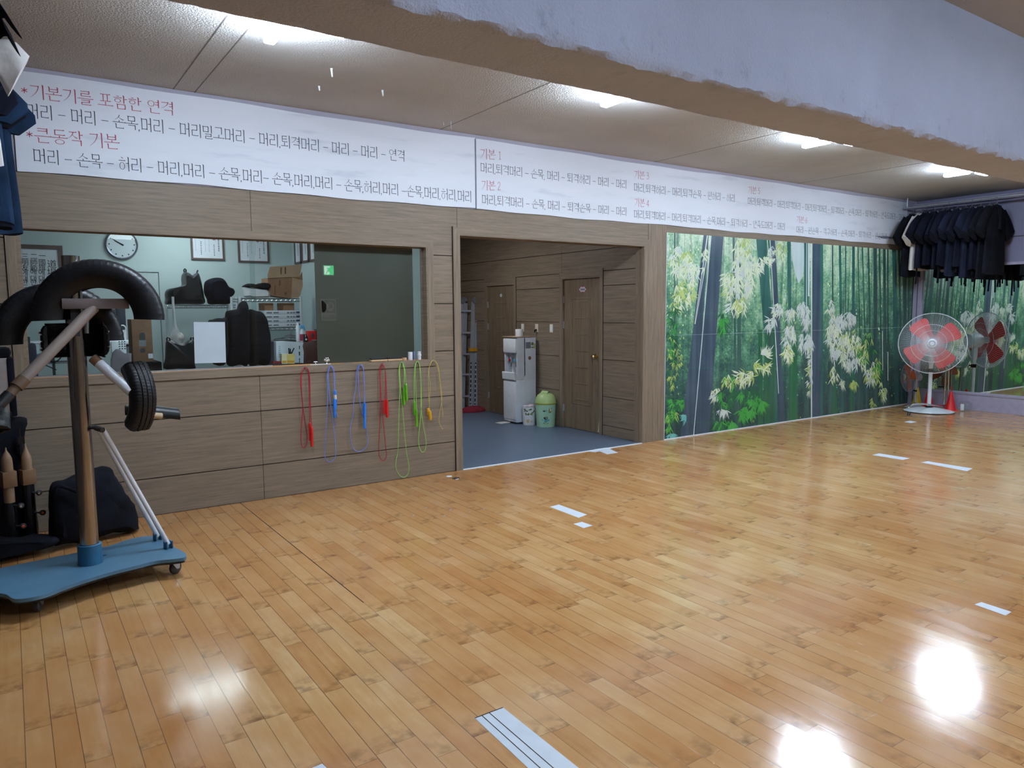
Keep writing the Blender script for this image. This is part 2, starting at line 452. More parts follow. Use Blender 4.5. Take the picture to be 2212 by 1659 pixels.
mb.box((x0, .055, z1-.012), (x1, .072, z1-.002)); mb.box((x0+.012, .055, z0), (x0+.03, .072, z1)); mb.box((x1-.03, .055, z0), (x1-.012, .072, z1))
struct(child(mb, 'window_lining', M['casing'], win))
mb = MB(); mb.box((x0, -.008, z0-.022), (x1, .16, z0)); struct(child(mb, 'window_sill', M['sillwood'], win))
mb = MB(); mb.box((x0+.015, .078, z0+.006), (-2.02, .083, z1-.003)); struct(child(mb, 'window_pane', M['glass'], win))
mb = MB(); mb.box((-2.06, .088, z0+.006), (x1-.015, .093, z1-.003)); struct(child(mb, 'window_pane', M['glass'], win))
mb = MB(); mb.box((x0+.015, .072, z0), (-1.9, .098, z0+.010)); struct(child(mb, 'window_rail', M['alu'], win))

# ---- hall doorway casing
mb = MB()
mitre(mb, 0.0, 2.585, 0, 2.418, .078, -.014, 0.0, True, False)
mb.box((-.006, -.010, 0), (.004, .13, 2.42), 1); mb.box((2.578, -.010, 0), (2.592, .13, 2.42), 1); mb.box((0, -.010, 2.412), (2.59, .13, 2.424), 0)
mb.box((.004, .05, 0), (.018, .07, 2.412), 1); mb.box((2.564, .05, 0), (2.578, .07, 2.412), 1); mb.box((0, .05, 2.398), (2.58, .07, 2.412), 0)
mb.box((-.0845, -.0135, 0), (-.078, .001, 2.50), 2)
struct(mb.build('trim_doorway', [M['casing'], M['casing_v'], M['groove']]))

# ---- hall beyond the doorway
XH = 2.606
mb = MB()
def boards_x(mb, y0, y1, zs, mi=0):
    for a, b in zip(zs, zs[1:]): mb.box((XH, y0+G/2, a+G), (XH+.016, y1-G/2, b-G), mi)
HZ = [.0, .515, 1.005, 1.487, 1.968, 2.44]
boards_x(mb, .13, .755, [.0, .135]+HZ[1:5]+[2.16]); boards_x(mb, 1.68, 2.745, HZ[:5]+[2.16]); boards_x(mb, 3.655, 5.2, HZ[:5]+[2.16])
for a, b in ((.13, 1.63), (1.63, 5.2)): boards_x(mb, a, b, [2.16, 2.44, 2.9])
mb.box((XH+.001, .76, 2.13), (XH+.016, 1.68, 2.164), 0); mb.box((XH+.001, 2.74, 2.09), (XH+.016, 3.66, 2.164), 0)
mb.box((XH+.016, .12, 0), (XH+.1, .82, 2.95), 1); mb.box((XH+.016, 1.61, 0), (XH+.1, 2.81, 2.95), 1); mb.box((XH+.016, 3.585, 0), (XH+.1, 5.3, 2.95), 1)
mb.box((XH+.016, .8, 2.09), (XH+.1, 3.6, 2.95), 1); mb.box((XH+.085, .12, 0), (XH+.12, 5.3, 2.95), 1)
struct(mb.build('wall_hall', [M['panel'], M['groove']]))
mb = MB(); mb.box((-.10, .12, 0), (-.001, 5.3, 2.95)); mb.box((-.1, 5.2, 0), (XH+.1, 5.3, 2.95)); struct(mb.build('wall_hall_back', M['panel']))
mb = MB(); mb.box((XWEST-.1, .12, 2.9), (XH+.12, 5.3, 3.0)); struct(mb.build('ceiling_hall', M['ceiling']))

def hall_door(name, y0, y1, zt, sign):
    mb = MB(); x = XH+.022
    mb.box((x, y0, .006), (x+.045, y1, zt))
    # raised mouldings: one tall frame with seven cross steps
    c = (y0+y1)/2; hw = (y1-y0)*.27
    zz = [.42+.225*i for i in range(8)]
    for s in (-1, 1): mb.box((x-.0035, c+s*hw-.012, .36), (x, c+s*hw+.012, zt-.27), bev=.0015)
    for z in zz[:-1]: mb.box((x-.0045, c-hw*.62, z-.010), (x, c+hw*.62, z+.010), bev=.002)
    mb.box((x-.0035, c-hw, .35), (x, c+hw, .37), bev=.0015); mb.box((x-.0035, c-hw, zt-.28), (x, c+hw, zt-.26), bev=.0015)
    d = struct(mb.build(name, M['door']))
    mb = MB(); wd = .062
    def fr(u, v, t): return (XH-.012*t+.006, u, v)
    mb.prism([(y0-wd, zt+wd), (y1+wd, zt+wd), (y1, zt), (y0, zt)], 1, fr, 0)
    for a, b in ((y0, y0-wd), (y1, y1+wd)): mb.prism([(a, 0), (a, zt), (b, zt+wd), (b, 0)], 1, fr, 1)
    for a in (y0, y1): mb.box((XH, a-.008, 0), (XH+.06, a+.008, zt), 1)
    mb.box((XH, y0, zt-.004), (XH+.06, y1, zt+.008), 0)
    mb.box((XH-.007, y0-wd-.006, 0), (XH+.01, y0-wd, zt+wd+.05), 2)
    struct(child(mb, 'door_frame', [M['casing'], M['casing_v'], M['groove']], d))
    return d
d1 = hall_door('door_1', .82, 1.61, 2.082, 0); d2 = hall_door('door_2', 2.81, 3.585, 2.05, 1)
for d, y, zs in ((d1, 1.605, (.28, 1.45, 1.80)), (d2, 3.58, (.28, 1.4, 1.75))):
    for z in zs:
        mb = MB(); mb.tube([(XH+.012, y, z-.05), (XH+.012, y, z+.05)], .008, 8); mb.box((XH+.018, y-.02, z-.05), (XH+.021, y, z+.05)); struct(child(mb, 'door_hinge', M['alu'], d))
# brass knob set of the nearer door
mb = MB(); hk = Vector((XH+.02, .915, 1.035))
mx = Matrix.Translation(hk) @ Matrix.Rotation(-PI/2, 4, 'Y')
mb.lathe([(0, -.002), (.034, -.002), (.034, .006), (.012, .010), (.010, .035), (.024, .045), (.028, .06), (.018, .074), (0, .077)], 20, mx)
struct(child(mb, 'door_knob', M['brass'], d1))
mb = MB(); mb.box((XH+.0205, .828, .98), (XH+.022, .85, 1.09)); struct(child(mb, 'door_latch', M['brass'], d1))
mb = MB()                                                           # bare splintered edge
for z, h, wdt in ((1.28, .10, .010), (1.17, .03, .006), (.78, .12, .016), (.66, .05, .007)):
    mb.prism([(.824, z-h/2), (.824+wdt, z), (.824, z+h/2)], .002, lambda u, v, t: (XH+.021-t, u, v))
mb.prism([(.828, .02), (.865, .02), (.842, .20), (.832, .31)], .004, lambda u, v, t: (XH+.019-t, u, v))
struct(child(mb, 'door_edge_tear', mat('bare_board', sr(206, 198, 190), .8), d1))

# ---- office walls behind the window
YO = 3.0
mb = MB(); mb.box((XWEST-.1, YO, 0), (-.1, YO+.1, 2.95)); struct(mb.build('wall_office_back', M['mint']))
mb = MB(); mb.box((-.74, 1.9, 0), (-.1, YO, 2.95)); mb.box((-.2, .12, 0), (-.1, 1.9, 2.95)); struct(mb.build('wall_office_side', M['mint']))
mb = MB(); mb.box((XWEST-.1, .12, 0), (XWEST, YO, 2.95)); struct(mb.build('wall_office_west', M['mint']))

# ---- end walls and the wall behind the camera
mb = MB(); mb.box((XWEST-.1, YS, 0), (XWEST, 0.0, ZC)); struct(mb.build('wall_west', M['darkwall']))
mb = MB()
for a in range(7):
    xa = XWEST+a*1.957
    for z0_, z1_ in ((0, .48), (.48, .96), (.96, 1.44), (1.44, 1.92), (1.92, 2.4), (2.4, ZC)):
        mb.box((xa+.003, YS, z0_+.004), (xa+1.954, YS+.016, z1_-.004), 0)
mb.box((XWEST, YS-.1, 0), (XE, YS, ZC), 1)
struct(mb.build('wall_south', [M['panel'], M['groove']]))
mb = MB()
mb.box((XE, YS, 0), (XE+.1, 0.1, ZC), 0)
mb.box((XE-.035, YS, 0), (XE, 0, .245), 1); mb.box((XE-.045, YS, .245), (XE, 0, .29), 1, .004)
mb.box((XE-.05, -.17, 0), (XE, -.02, 2.3), 1, .004); mb.box((XE-.056, -.10, 0), (XE-.05, -.09, 2.3), 2)
mb.box((XE-.03, YS, 2.3), (XE, 0, 2.34), 1); mb.box((XE-.02, YS, 2.72), (XE-.0, 0, 2.735), 2)
mb.box((XE-.16, YS, 3.30), (XE, 0, 3.37), 1, .006); mb.box((XE-.05, -.13, 2.3), (XE, 0, 3.3), 1)
struct(mb.build('wall_east', [M['east'], M['lilac'], mat('joint_dark', sr(70, 66, 80), .7)]))
ys = [-.17, -1.0, -1.9, -2.9, -3.9, -4.9, -5.9, -6.9, -7.9, -9.2]
for i, (a, b) in enumerate(zip(ys, ys[1:])):
    mb = MB(); mb.box((XE-.014, b+.0025, .29), (XE, a-.0025, 2.3), 0)
    o = mb.build('wall_mirror', M['mirror']); struct(o)

# ---- lamps: cross-shaped battens under the ceiling, two rows either side of the beam
def cross_lamp(x, y, rz, label, m_='lampmat'):
    z = ZC-.015
    t = thing('cross_lamp', label, 'ceiling lamp', (x, y, ZC), 'cross-shaped ceiling lamps')
    R_ = Matrix.Translation((x, y, 0)) @ Matrix.Rotation(rz, 4, 'Z')
    mb = MB(); mb.box((-.10, -.10, z-.045), (.10, .10, ZC-.001), bev=.008, mat=R_); child(mb, 'lamp_base', M['lampbody'], t)
    for k in range(4):
        m = R_ @ Matrix.Rotation(k*PI/2, 4, 'Z')
        mb = MB(); mb.box((.06, -.035, z-.085), (.36, .035, z-.045), bev=.012, mat=m); child(mb, 'lamp_arm', M[m_], t)
    return t
LAMPS = [(-2.36, -2.05), (.38, -2.11), (3.20, -2.08), (6.30, -2.04)]
LL = ['cross-shaped ceiling lamp nearest the left end of the banner', 'second cross-shaped lamp along the beam, above the doorway',
      'third cross-shaped lamp along the beam, above the bamboo mural', 'cross-shaped ceiling lamp farthest away, by the hanging uniforms']
for (x, y), l in zip(LAMPS, LL): cross_lamp(x, y, 0, l)
for (x, y), l in zip([(-2.35, -6.4), (.38, -6.4), (3.22, -6.4), (6.3, -6.4)], ['first', 'second', 'third', 'fourth']):
    cross_lamp(x, y, 0, l+' cross-shaped lamp on the camera side of the beam, out of frame', 'lampdim')
mb = MB(); mb.box((-2.50, 2.22, 2.80), (-1.76, 2.46, 2.83)); mb.box((-2.53, 2.19, 2.83), (-1.73, 2.49, 2.899), 1)
tag(mb.build('office_lamp', [M['officemain'], M['lampbody']]), 'flat white ceiling lamp inside the office, above the window', 'ceiling lamp')
mb = MB(); mb.box((-3.0, .55, 2.705), (-1.2, .75, 2.79)); mb.box((-3.03, .53, 2.79), (-1.17, .77, 2.899), 1)
tag(mb.build('office_lamp', [M['officelamp'], M['lampbody']]), 'long office ceiling lamp close behind the window head', 'ceiling lamp')
mb = MB(); mb.box((.7, 2.2, 2.85), (1.3, 2.5, 2.88)); mb.box((.67, 2.17, 2.88), (1.33, 2.53, 2.899), 1)
tag(mb.build('hall_lamp', [M['halllamp'], M['lampbody']]), 'flat ceiling lamp of the hall, above the doorway head', 'ceiling lamp')
# ================================================================== banners with brush-style Hangul lettering
def _q(o, pts): o.append(pts)
def st_h(o, x0, x1, y, w=.040):
    # thin level stroke ending in a small brush foot
    _q(o, [(x0, y-w/2), (x1, y-w/2), (x1, y+w/2), (x0, y+w/2)])
    _q(o, [(x1-.09, y+w/2), (x1+.012, y-w*.5), (x1-.012, y+w*1.35)])
def st_v(o, x, y0, y1, w=.058, head=True):
    w *= 1.3
    # upright stroke from y0 (top) down to y1
    _q(o, [(x-w/2, y0), (x+w/2, y0-.025), (x+w*.42, y1+.02), (x+w*.1, y1), (x-w*.42, y1+.01)])
    if head: _q(o, [(x-w/2-.045, y0+.028), (x-w*.1, y0+.012), (x+w/2, y0-.03), (x-w/2, y0-.055)])
def st_c(o, pts, w0, w1):
    # tapering curved stroke
    n = len(pts)
    L, R_ = [], []
    for i, (x, y) in enumerate(pts):
        a = pts[min(i+1, n-1)]; b = pts[max(i-1, 0)]
        dx, dy = a[0]-b[0], a[1]-b[1]; l = math.hypot(dx, dy) or 1
        wd = (w0+(w1-w0)*i/(n-1))/2
        L.append((x-dy/l*wd, y+dx/l*wd)); R_.append((x+dy/l*wd, y-dx/l*wd))
    for i in range(n-1): _q(o, [L[i], L[i+1], R_[i+1], R_[i]])
def st_o(o, cx, cy, rx, ry, w=.042):
    n = 18
    for i in range(n):
        a, b = 2*PI*i/n, 2*PI*(i+1)/n
        wa = w*(.75+.35*abs(math.cos(a))); wb = w*(.75+.35*abs(math.cos(b)))
        _q(o, [(cx+rx*math.cos(a), cy+ry*math.sin(a)), (cx+rx*math.cos(b), cy+ry*math.sin(b)),
               (cx+(rx-wb)*math.cos(b), cy+(ry-wb*.8)*math.sin(b)), (cx+(rx-wa)*math.cos(a), cy+(ry-wa*.8)*math.sin(a))])
def bez(p0, p1, p2, n=7): return [((1-t)**2*p0[0]+2*t*(1-t)*p1[0]+t*t*p2[0], (1-t)**2*p0[1]+2*t*(1-t)*p1[1]+t*t*p2[1]) for t in [i/n for i in range(n+1)]]
def jamo(o, c, x0, y0, x1, y1, sweep=False):
    X = lambda u: x0+(x1-x0)*u
    Y = lambda v: y0+(y1-y0)*v
    if c in 'ㄱㅋ':
        st_h(o, X(0.04), X(.92), Y(.95))
        if sweep: st_c(o, bez((X(.88), Y(.97)), (X(.84), Y(.42)), (X(.02), Y(-.02))), .058, .014)
        else: st_v(o, X(.88), Y(.97), Y(0), .052, False)
        if c == 'ㅋ': st_h(o, X(.06), X(.84), Y(.52))
    elif c == 'ㄴ': st_v(o, X(.1), Y(1), Y(.04), .050); st_h(o, X(.08), X(1), Y(.07))
    elif c in 'ㄷㅌ':
        st_h(o, X(.08), X(.94), Y(.95)); st_v(o, X(.12), Y(.97), Y(.04), .048, False); st_h(o, X(.1), X(1), Y(.06))
        if c == 'ㅌ': st_h(o, X(.12), X(.9), Y(.5))
    elif c == 'ㄹ':
        st_h(o, X(.06), X(.9), Y(.97)); st_v(o, X(.86), Y(.97), Y(.52), .048, False); st_h(o, X(.1), X(.88), Y(.52))
        st_v(o, X(.12), Y(.53), Y(.03), .048, False); st_h(o, X(.1), X(1), Y(.04))
    elif c == 'ㅁ':
        st_v(o, X(.12), Y(1), Y(0), .05); st_h(o, X(.1), X(.86), Y(.94)); st_v(o, X(.87), Y(.97), Y(0), .05, False); st_h(o, X(.1), X(.86), Y(.08))
    elif c == 'ㅂ':
        st_v(o, X(.12), Y(1), Y(0), .05); st_v(o, X(.87), Y(1), Y(0), .05); st_h(o, X(.12), X(.86), Y(.55)); st_h(o, X(.12), X(.86), Y(.08))
    elif c in 'ㅅㅈ':
        t = 1.0
        if c == 'ㅈ': st_h(o, X(.08), X(.92), Y(.95)); t = .93
        st_c(o, bez((X(.55), Y(t)), (X(.50), Y(.42)), (X(0), Y(0))), .056, .014)
        st_c(o, bez((X(.46), Y(.55)), (X(.66), Y(.22)), (X(1), Y(.04))), .018, .058)
    elif c == 'ㅇ': st_o(o, X(.5), Y(.5), (x1-x0)*.44, (y1-y0)*.50)
    elif c == 'ㅍ':
        st_h(o, X(.02), X(.98), Y(.95)); st_v(o, X(.30), Y(.94), Y(.08), .045, False); st_v(o, X(.70), Y(.94), Y(.08), .045, False); st_h(o, X(0), X(1), Y(.06))
    elif c == 'ㅎ':
        st_c(o, [(X(.36), Y(1.06)), (X(.66), Y(.96))], .03, .05); st_h(o, X(.02), X(.98), Y(.76)); st_o(o, X(.5), Y(.30), (x1-x0)*.40, (y1-y0)*.32)
INI = 'ㄱㄲㄴㄷㄸㄹㅁㅂㅃㅅㅆㅇㅈㅉㅊㅋㅌㅍㅎ'
VOW = 'ㅏㅐㅑㅒㅓㅔㅕㅖㅗㅘㅙㅚㅛㅜㅝㅞㅟㅠㅡㅢㅣ'
FIN = ['', 'ㄱ', 'ㄲ', 'ㄳ', 'ㄴ', 'ㄵ', 'ㄶ', 'ㄷ', 'ㄹ', 'ㄺ', 'ㄻ', 'ㄼ', 'ㄽ', 'ㄾ', 'ㄿ', 'ㅀ', 'ㅁ', 'ㅂ', 'ㅄ', 'ㅅ', 'ㅆ', 'ㅇ']
def glyph(ch):
    o = []
    k = ord(ch)-0xAC00
    if 0 <= k < 11172:
        i, v, f = INI[k//588], VOW[(k % 588)//28], FIN[k % 28]
        if v in 'ㅏㅓㅕㅣ':
            b = .44 if f else .06
            vx = .84 if v != 'ㅏ' else .74
            jamo(o, i, .06, b+.04, .60 if v != 'ㅣ' else .64, .92, True)
            st_v(o, vx, .99, .42 if f else -.02)
            m = (b+.99)/2+.02
            if v == 'ㅏ': st_h(o, vx, vx+.20, m)
            if v == 'ㅓ': st_h(o, .60, vx, m)
            if v == 'ㅕ': st_h(o, .60, vx, m+.08); st_h(o, .60, vx, m-.10)
            if f: jamo(o, f, .22, 0.0, .90, .36)
        elif v in 'ㅗㅜㅡ':
            b = .60 if f else .42
            jamo(o, i, .16, b, .84, .96)
            hy = .44 if f else .16
            if v == 'ㅜ' and not f: hy = .34
            st_h(o, -.01, .99, hy)
            if v == 'ㅗ': st_v(o, .5, b-.01, hy, .045, False)
            if v == 'ㅜ': st_v(o, .52, hy, (.33 if f else -.03), .045, False)
            if f: jamo(o, f, .18, .0, .84, .33)
        else:                                                      # ㅚ
            jamo(o, i, .08, .56 if f else .46, .62, .94)
            hy = .44 if f else .16
            st_h(o, .0, .68, hy); st_v(o, .35, (.56 if f else .46), hy, .045, False)
            st_v(o, .84, .99, .36 if f else -.02)
            if f: jamo(o, f, .20, .0, .90, .30)
        return o, .98
    if ch == ' ': return o, .30
    if ch == '-': _q(o, [(.05, .40), (.58, .40), (.58, .44), (.05, .44)]); return o, .62
    if ch == ',': _q(o, [(.03, .04), (.08, .09), (.13, .05), (.11, -.04), (.04, -.12), (.07, -.03)]); return o, .20
    if ch == '*':
        for a in range(3):
            c_, s_ = math.cos(a*PI/3+.5), math.sin(a*PI/3+.5)
            st_c(o, [(.25+.2*c_, .5+.2*s_), (.25, .5), (.25-.2*c_, .5-.2*s_)], .05, .05)
        return o, .52
    D = {'1': [[(.12, .72), (.25, .86)], [(.25, .86), (.25, .02)], [(.13, .02), (.37, .02)]],
         '2': [bez((.06, .66), (.10, .92), (.30, .84)), bez((.30, .84), (.46, .68), (.25, .38)), [(.25, .38), (.05, .04)], [(.05, .04), (.45, .04)]],
         '3': [bez((.08, .74), (.20, .94), (.36, .78)), bez((.36, .78), (.44, .54), (.16, .48)), bez((.16, .48), (.50, .50), (.40, .18)), bez((.40, .18), (.26, -.08), (.06, .12))],
         '4': [[(.34, .86), (.04, .26)], [(.04, .26), (.48, .26)], [(.34, .86), (.34, .02)]],
         '5': [[(.42, .84), (.12, .84)], [(.12, .84), (.09, .50)], bez((.09, .50), (.44, .60), (.42, .26)), bez((.42, .26), (.34, -.06), (.06, .10))],
         '6': [bez((.38, .86), (.06, .66), (.07, .26)), bez((.07, .26), (.10, -.04), (.28, .02)), bez((.28, .02), (.50, .14), (.40, .40)), bez((.40, .40), (.22, .56), (.08, .28))]}
    for s in D.get(ch, []): st_c(o, s, .05, .042)
    return o, .55
def write_line(mb, s, x0, x1, zt0, zb0, zt1, zb1, y, mi):
    # letters of a line that runs from x0 to x1; zt/zb: top and foot of the first and the last letter
    gl = [glyph(c) for c in s]; tot = sum(a for _, a in gl)
    pen = 0.0
    for (polys, adv) in gl:
        for p in polys:
            pts = []
            for u, v in p:
                t = (pen+u)/tot; a = zb0+(zb1-zb0)*t; b = zt0+(zt1-zt0)*t
                pts.append((x0+(x1-x0)*t, y, a+(b-a)*v))
            mb.face(pts, mi)
        pen += adv
def px_line(mb, s, a, b, mi, y):
    # a = (x, top, foot) of the first letter in the photograph, b = the same at the right end of the last letter
    p, q = W(a[0], a[1], y), W(a[0], a[2], y); r, u = W(b[0], b[1], y), W(b[0], b[2], y)
    write_line(mb, s, p.x, r.x, p.z, q.z, r.z, u.z, y, mi)

def banner_sheet(mb, x0, x1, zt, zb, y, n):
    # the hanging cloth: slightly wavy lower edge, a little depth
    vs = []
    for i in range(n+1):
        x = x0+(x1-x0)*i/n
        dz = .006*math.sin(x*1.7)+.004*math.sin(x*5.1)
        bz = .005*math.sin(x*2.3+1)+.004*math.sin(x*7)
        vs.append([mb.bm.verts.new((x, y, zb+bz)), mb.bm.verts.new((x, y, zt+dz)), mb.bm.verts.new((x, y+.006, zt+dz)), mb.bm.verts.new((x, y+.006, zb+bz))])
    for a, b in zip(vs, vs[1:]):
        for j in range(4): mb.bm.faces.new((a[j], a[(j+1) % 4], b[(j+1) % 4], b[j])).material_index = 0
    mb.bm.faces.new(vs[0]).material_index = 0; mb.bm.faces.new(vs[-1][::-1]).material_index = 0
def banner_mat():
    t = NT('banner_vinyl'); p = t.pos()
    a = t.noise(t.scale(p, (.7, 1, 5)), 1.6, 4, .6)
    c = t.ramp(a, [(.25, sr(198, 202, 214)), (.42, sr(222, 226, 234)), (.75, sr(228, 230, 238))])
    return t.out(Base_Color=c, Roughness=.55, Specular_IOR_Level=.3)
M['banner'] = banner_mat()
yb = -.012; yl = -.0132
mb = MB(); banner_sheet(mb, -3.70, .196, 3.392, 2.69, yb, 60)
px_line(mb, '*기본기를 포함한 연격', (42, 178, 209), (376, 221, 250), 2, yl)
px_line(mb, '머리 - 머리 - 손목,머리 - 머리밀고머리 - 머리,퇴격머리 - 머리 - 머리 - 연격', (53, 221, 253), (875, 325, 350), 1, yl)
px_line(mb, '*큰동작 기본', (53, 273, 305), (257, 291, 323), 2, yl)
px_line(mb, '머리 - 손목 - 허리 - 머리,머리 - 손목,머리- 손목,머리,머리 - 손목,허리,머리 -손목,머리,허리,머리', (69, 319, 351), (1019, 413, 437), 1, yl)
tag(mb.build('wall_banner', [M['banner'], M['ink'], M['redink']]), 'left banner of the pair, with four lines of large red and black Hangul', 'banner', 'training banners along the wall')
mb = MB(); banner_sheet(mb, .206, 8.62, 3.386, 2.685, yb, 110)
mb.box((.190, yb-.001, 2.69), (.200, yb+.005, 3.385), 3)
A = [('기본 1', (1036, 320, 344), (1085, 325, 344.5), 2), ('머리,퇴격머리 - 손목, 머리 - 퇴격허리 - 머리 - 머리', (1037, 350, 372), (1354, 389, 408), 1),
     ('기본 2', (1039, 389, 411), (1083, 391, 411), 2), ('머리,퇴격머리 - 손목, 머리 - 퇴격손목 - 머리 - 머리', (1040, 419, 441), (1354, 448, 466.5), 1),
     ('기본 3', (1369, 368, 386.5), (1403, 370, 388), 2), ('머리,퇴격허리 - 머리,퇴격손목 - 왼허리 - 허리', (1369, 394.5, 413.5), (1588, 420, 437), 1),
     ('기본 4', (1370, 427.5, 446.5), (1403, 430, 447), 2), ('머리,퇴격머리 - 머리,퇴격머리 - 손목,머리 - 퇴격허리 - 안죽도머리 - 머리', (1369, 452.5, 471), (1696, 482, 498), 1),
     ('기본 5', (1615, 402, 419), (1643, 404, 419), 2), ('머리,퇴격머리 - 머리,퇴격머리 - 머리,퇴격머리 - 퇴격머리 - 손목,머리 - 퇴격허리 - 안죽도머리 - 머리', (1615, 425.5, 442), (1954, 463, 477), 1),
     ('기본 6', (1720, 466, 481.5), (1745, 468, 482), 2), ('머리 - 왼손목 - 각구허리 - 손목,머리 - 퇴격허리 - 왼손머리', (1720, 488, 503), (1916, 504, 517.5), 1)]
for s, a, b, m in A: px_line(mb, s, a, b, m, yl)
# the smeared fold at the lower right corner
px = [(1890, 511), (1915, 510), (1945, 516), (1910, 515.5)]
mb.face([tuple(W(x, y, yl)) for x, y in px], 3)
tag(mb.build('wall_banner', [M['banner'], M['ink'], M['redink'], mat('banner_smudge', sr(120, 122, 138), .7)]), 'right banner of the pair, running above doorway and mural with six numbered drills', 'banner', 'training banners along the wall')

# ================================================================== bamboo forest mural (a flat printed sheet)
def mural_mat():
    t = NT('mural_print'); p = t.pos(); x, y, z = t.xyz(p)
    u = t.math('DIVIDE', t.math('SUBTRACT', x, 2.965), 5.985)
    a = t.noise(t.scale(p, (2.2, 1, 2.4)), 1.5, 5, .62)
    b = t.noise(t.scale(p, (6, 1, 9)), 2.2, 4, .65)
    s = t.noise(t.scale(p, (5, 1, .35)), 2.0, 4, .6)
    f = t.math('ADD', t.math('ADD', t.math('MULTIPLY', a, .50), t.math('MULTIPLY', b, .30)), t.math('MULTIPLY', s, .35))
    fine = t.noise(t.scale(p, (16, 1, 20)), 2.0, 5, .7)
    f = t.math('ADD', f, t.math('MULTIPLY', t.math('SUBTRACT', fine, .5), .42))
    # foliage is brighter high up and at the left of the picture
    hi = t.math('MULTIPLY', t.math('SUBTRACT', z, 1.45), .17)
    f = t.math('ADD', f, t.math('SUBTRACT', hi, t.math('MULTIPLY', t.math('ABSOLUTE', t.math('SUBTRACT', u, .30)), .10)))
    c = t.ramp(f, [(.28, sr(44, 66, 70)), (.42, sr(58, 94, 86)), (.53, sr(82, 132, 106)), (.62, sr(120, 170, 134)), (.70, sr(172, 206, 172)), (.82, sr(214, 230, 204))])
    yg = t.noise(t.scale(p, (3, 1, 3)), 3.2, 3, .6)
    c = t.mix(t.math('MULTIPLY', t.math('SUBTRACT', yg, .60, clamp=True), 4.0, clamp=True), c, sr(148, 182, 74))
    tr = t.noise(t.scale(p, (9, 1, .18)), 1.6, 2, .5)
    c = t.mix(t.math('MULTIPLY', t.math('SUBTRACT', tr, .52, clamp=True), 3.0, clamp=True), c, sr(48, 80, 78))
    return t.out(Base_Color=c, Roughness=.32, Specular_IOR_Level=.4)
def trunk_mat(name, a, b):
    t = NT(name); p = t.pos()
    n = t.noise(t.scale(p, (14, 1, .5)), 1.0, 3); n2 = t.noise(p, 2.0, 3)
    c = t.ramp(t.math('ADD', t.math('MULTIPLY', n, .6), t.math('MULTIPLY', n2, .4)), [(.35, a), (.65, b)])
    return t.out(Base_Color=c, Roughness=.32, Specular_IOR_Level=.4)
MUR = [mural_mat(), trunk_mat('mural_trunk_dark', sr(56, 72, 88), sr(80, 98, 112)), trunk_mat('mural_trunk_green', sr(44, 88, 84), sr(70, 120, 110)),
       trunk_mat('mural_highlight', sr(190, 206, 206), sr(222, 232, 228)), trunk_mat('mural_leaf_cream', sr(206, 222, 186), sr(232, 238, 212)),
       trunk_mat('mural_leaf_white', sr(194, 206, 200), sr(220, 228, 222)), trunk_mat('mural_leaf_yellow', sr(160, 186, 92), sr(196, 214, 128)),
       trunk_mat('mural_leaf_green', sr(54, 146, 62), sr(84, 178, 84)), trunk_mat('mural_leaf_teal', sr(98, 176, 172), sr(136, 204, 196)),
       trunk_mat('mural_sky', sr(188, 206, 206), sr(206, 220, 220)), trunk_mat('mural_thin_dark', sr(48, 74, 74), sr(70, 104, 96)), trunk_mat('mural_mid_green', sr(38, 92, 66), sr(58, 118, 80)), M['paper']]
random.seed(11)
mb = MB(); zb_, zt_ = .012, 2.602
mb.box((2.967, -.0095, zb_), (8.90, -.0055, zt_), 0)
lay = [-.0097]
def mface(pts, mi):
    lay[0] -= .0000009
    P = []
    for x, y in pts:
        q = W(x, y, 0.0); P.append((min(max(q.x, 2.968), 8.895), lay[0], min(max(q.z, zb_), zt_)))
    mb.face(P, mi)
def trunk(l0, r0, yt, l1, r1, yb_, mi, nodes=0):
    mface([(l0, yt), (r0, yt), (r1, yb_), (l1, yb_)], mi)
    for k in range(nodes):
        t = (k+.6)/nodes
        a = l0+(l1-l0)*t; b = r0+(r1-r0)*t; y = yt+(yb_-yt)*t
        mface([(a, y), ((a+b)/2, y-2.5), (b, y+.5), (b, y+1.6), ((a+b)/2, y-1.2), (a, y+1.2)], 2)
T_, B_ = 490, 960
mface([(1709, T_), (1736, T_), (1737, 560), (1733, 596), (1724, 612), (1716, 590), (1710, 560)], 9)
for x, w_ in ((1455, 3), (1582, 4), (1596, 3), (1797, 3), (1812, 5), (1826, 2), (1841, 6), (1853, 2), (1862, 3), (1875, 3), (1887, 8), (1899, 3), (1908, 6), (1917, 3), (1928, 9), (1941, 4), (1950, 9), (1963, 5)):
    dx = random.uniform(-5, 5)
    trunk(x, x+w_, T_, x+dx, x+dx+w_, B_, 10 if random.random() < .7 else 2)
trunk(1700, 1708, T_, 1701, 1708, 690, 2, 3)
trunk(1737, 1747, T_, 1735, 1746, 760, 2, 3)
trunk(1633, 1656, T_, 1664, 1680, B_, 2, 2); trunk(1658, 1664, T_, 1688, 1692, B_, 11)
for x0_, x1_, yy in ((1560, 1660, 700), (1700, 1745, 760), (1780, 1850, 800)):        # dim undergrowth
    for k in range(5):
        xa = random.uniform(x0_, x1_); trunk(xa, xa+random.uniform(5, 13), yy+random.uniform(-30, 20), xa-2, xa+random.uniform(6, 14), B_, 10 if k % 2 else 11)
trunk(1519, 1530, T_, 1469, 1500, B_, 1, 4); trunk(1526, 1528.5, T_, 1499, 1500, 700, 3); trunk(1523.5, 1525.5, 560, 1500, 1501, 700, 3)
trunk(1536, 1562, T_, 1498, 1530, B_, 1, 4); trunk(1534.6, 1536.2, T_, 1496, 1497.6, B_, 3)
trunk(1663, 1674, T_, 1681, 1693, B_, 1, 4); trunk(1662, 1663.6, T_, 1680, 1681.5, 850, 3)
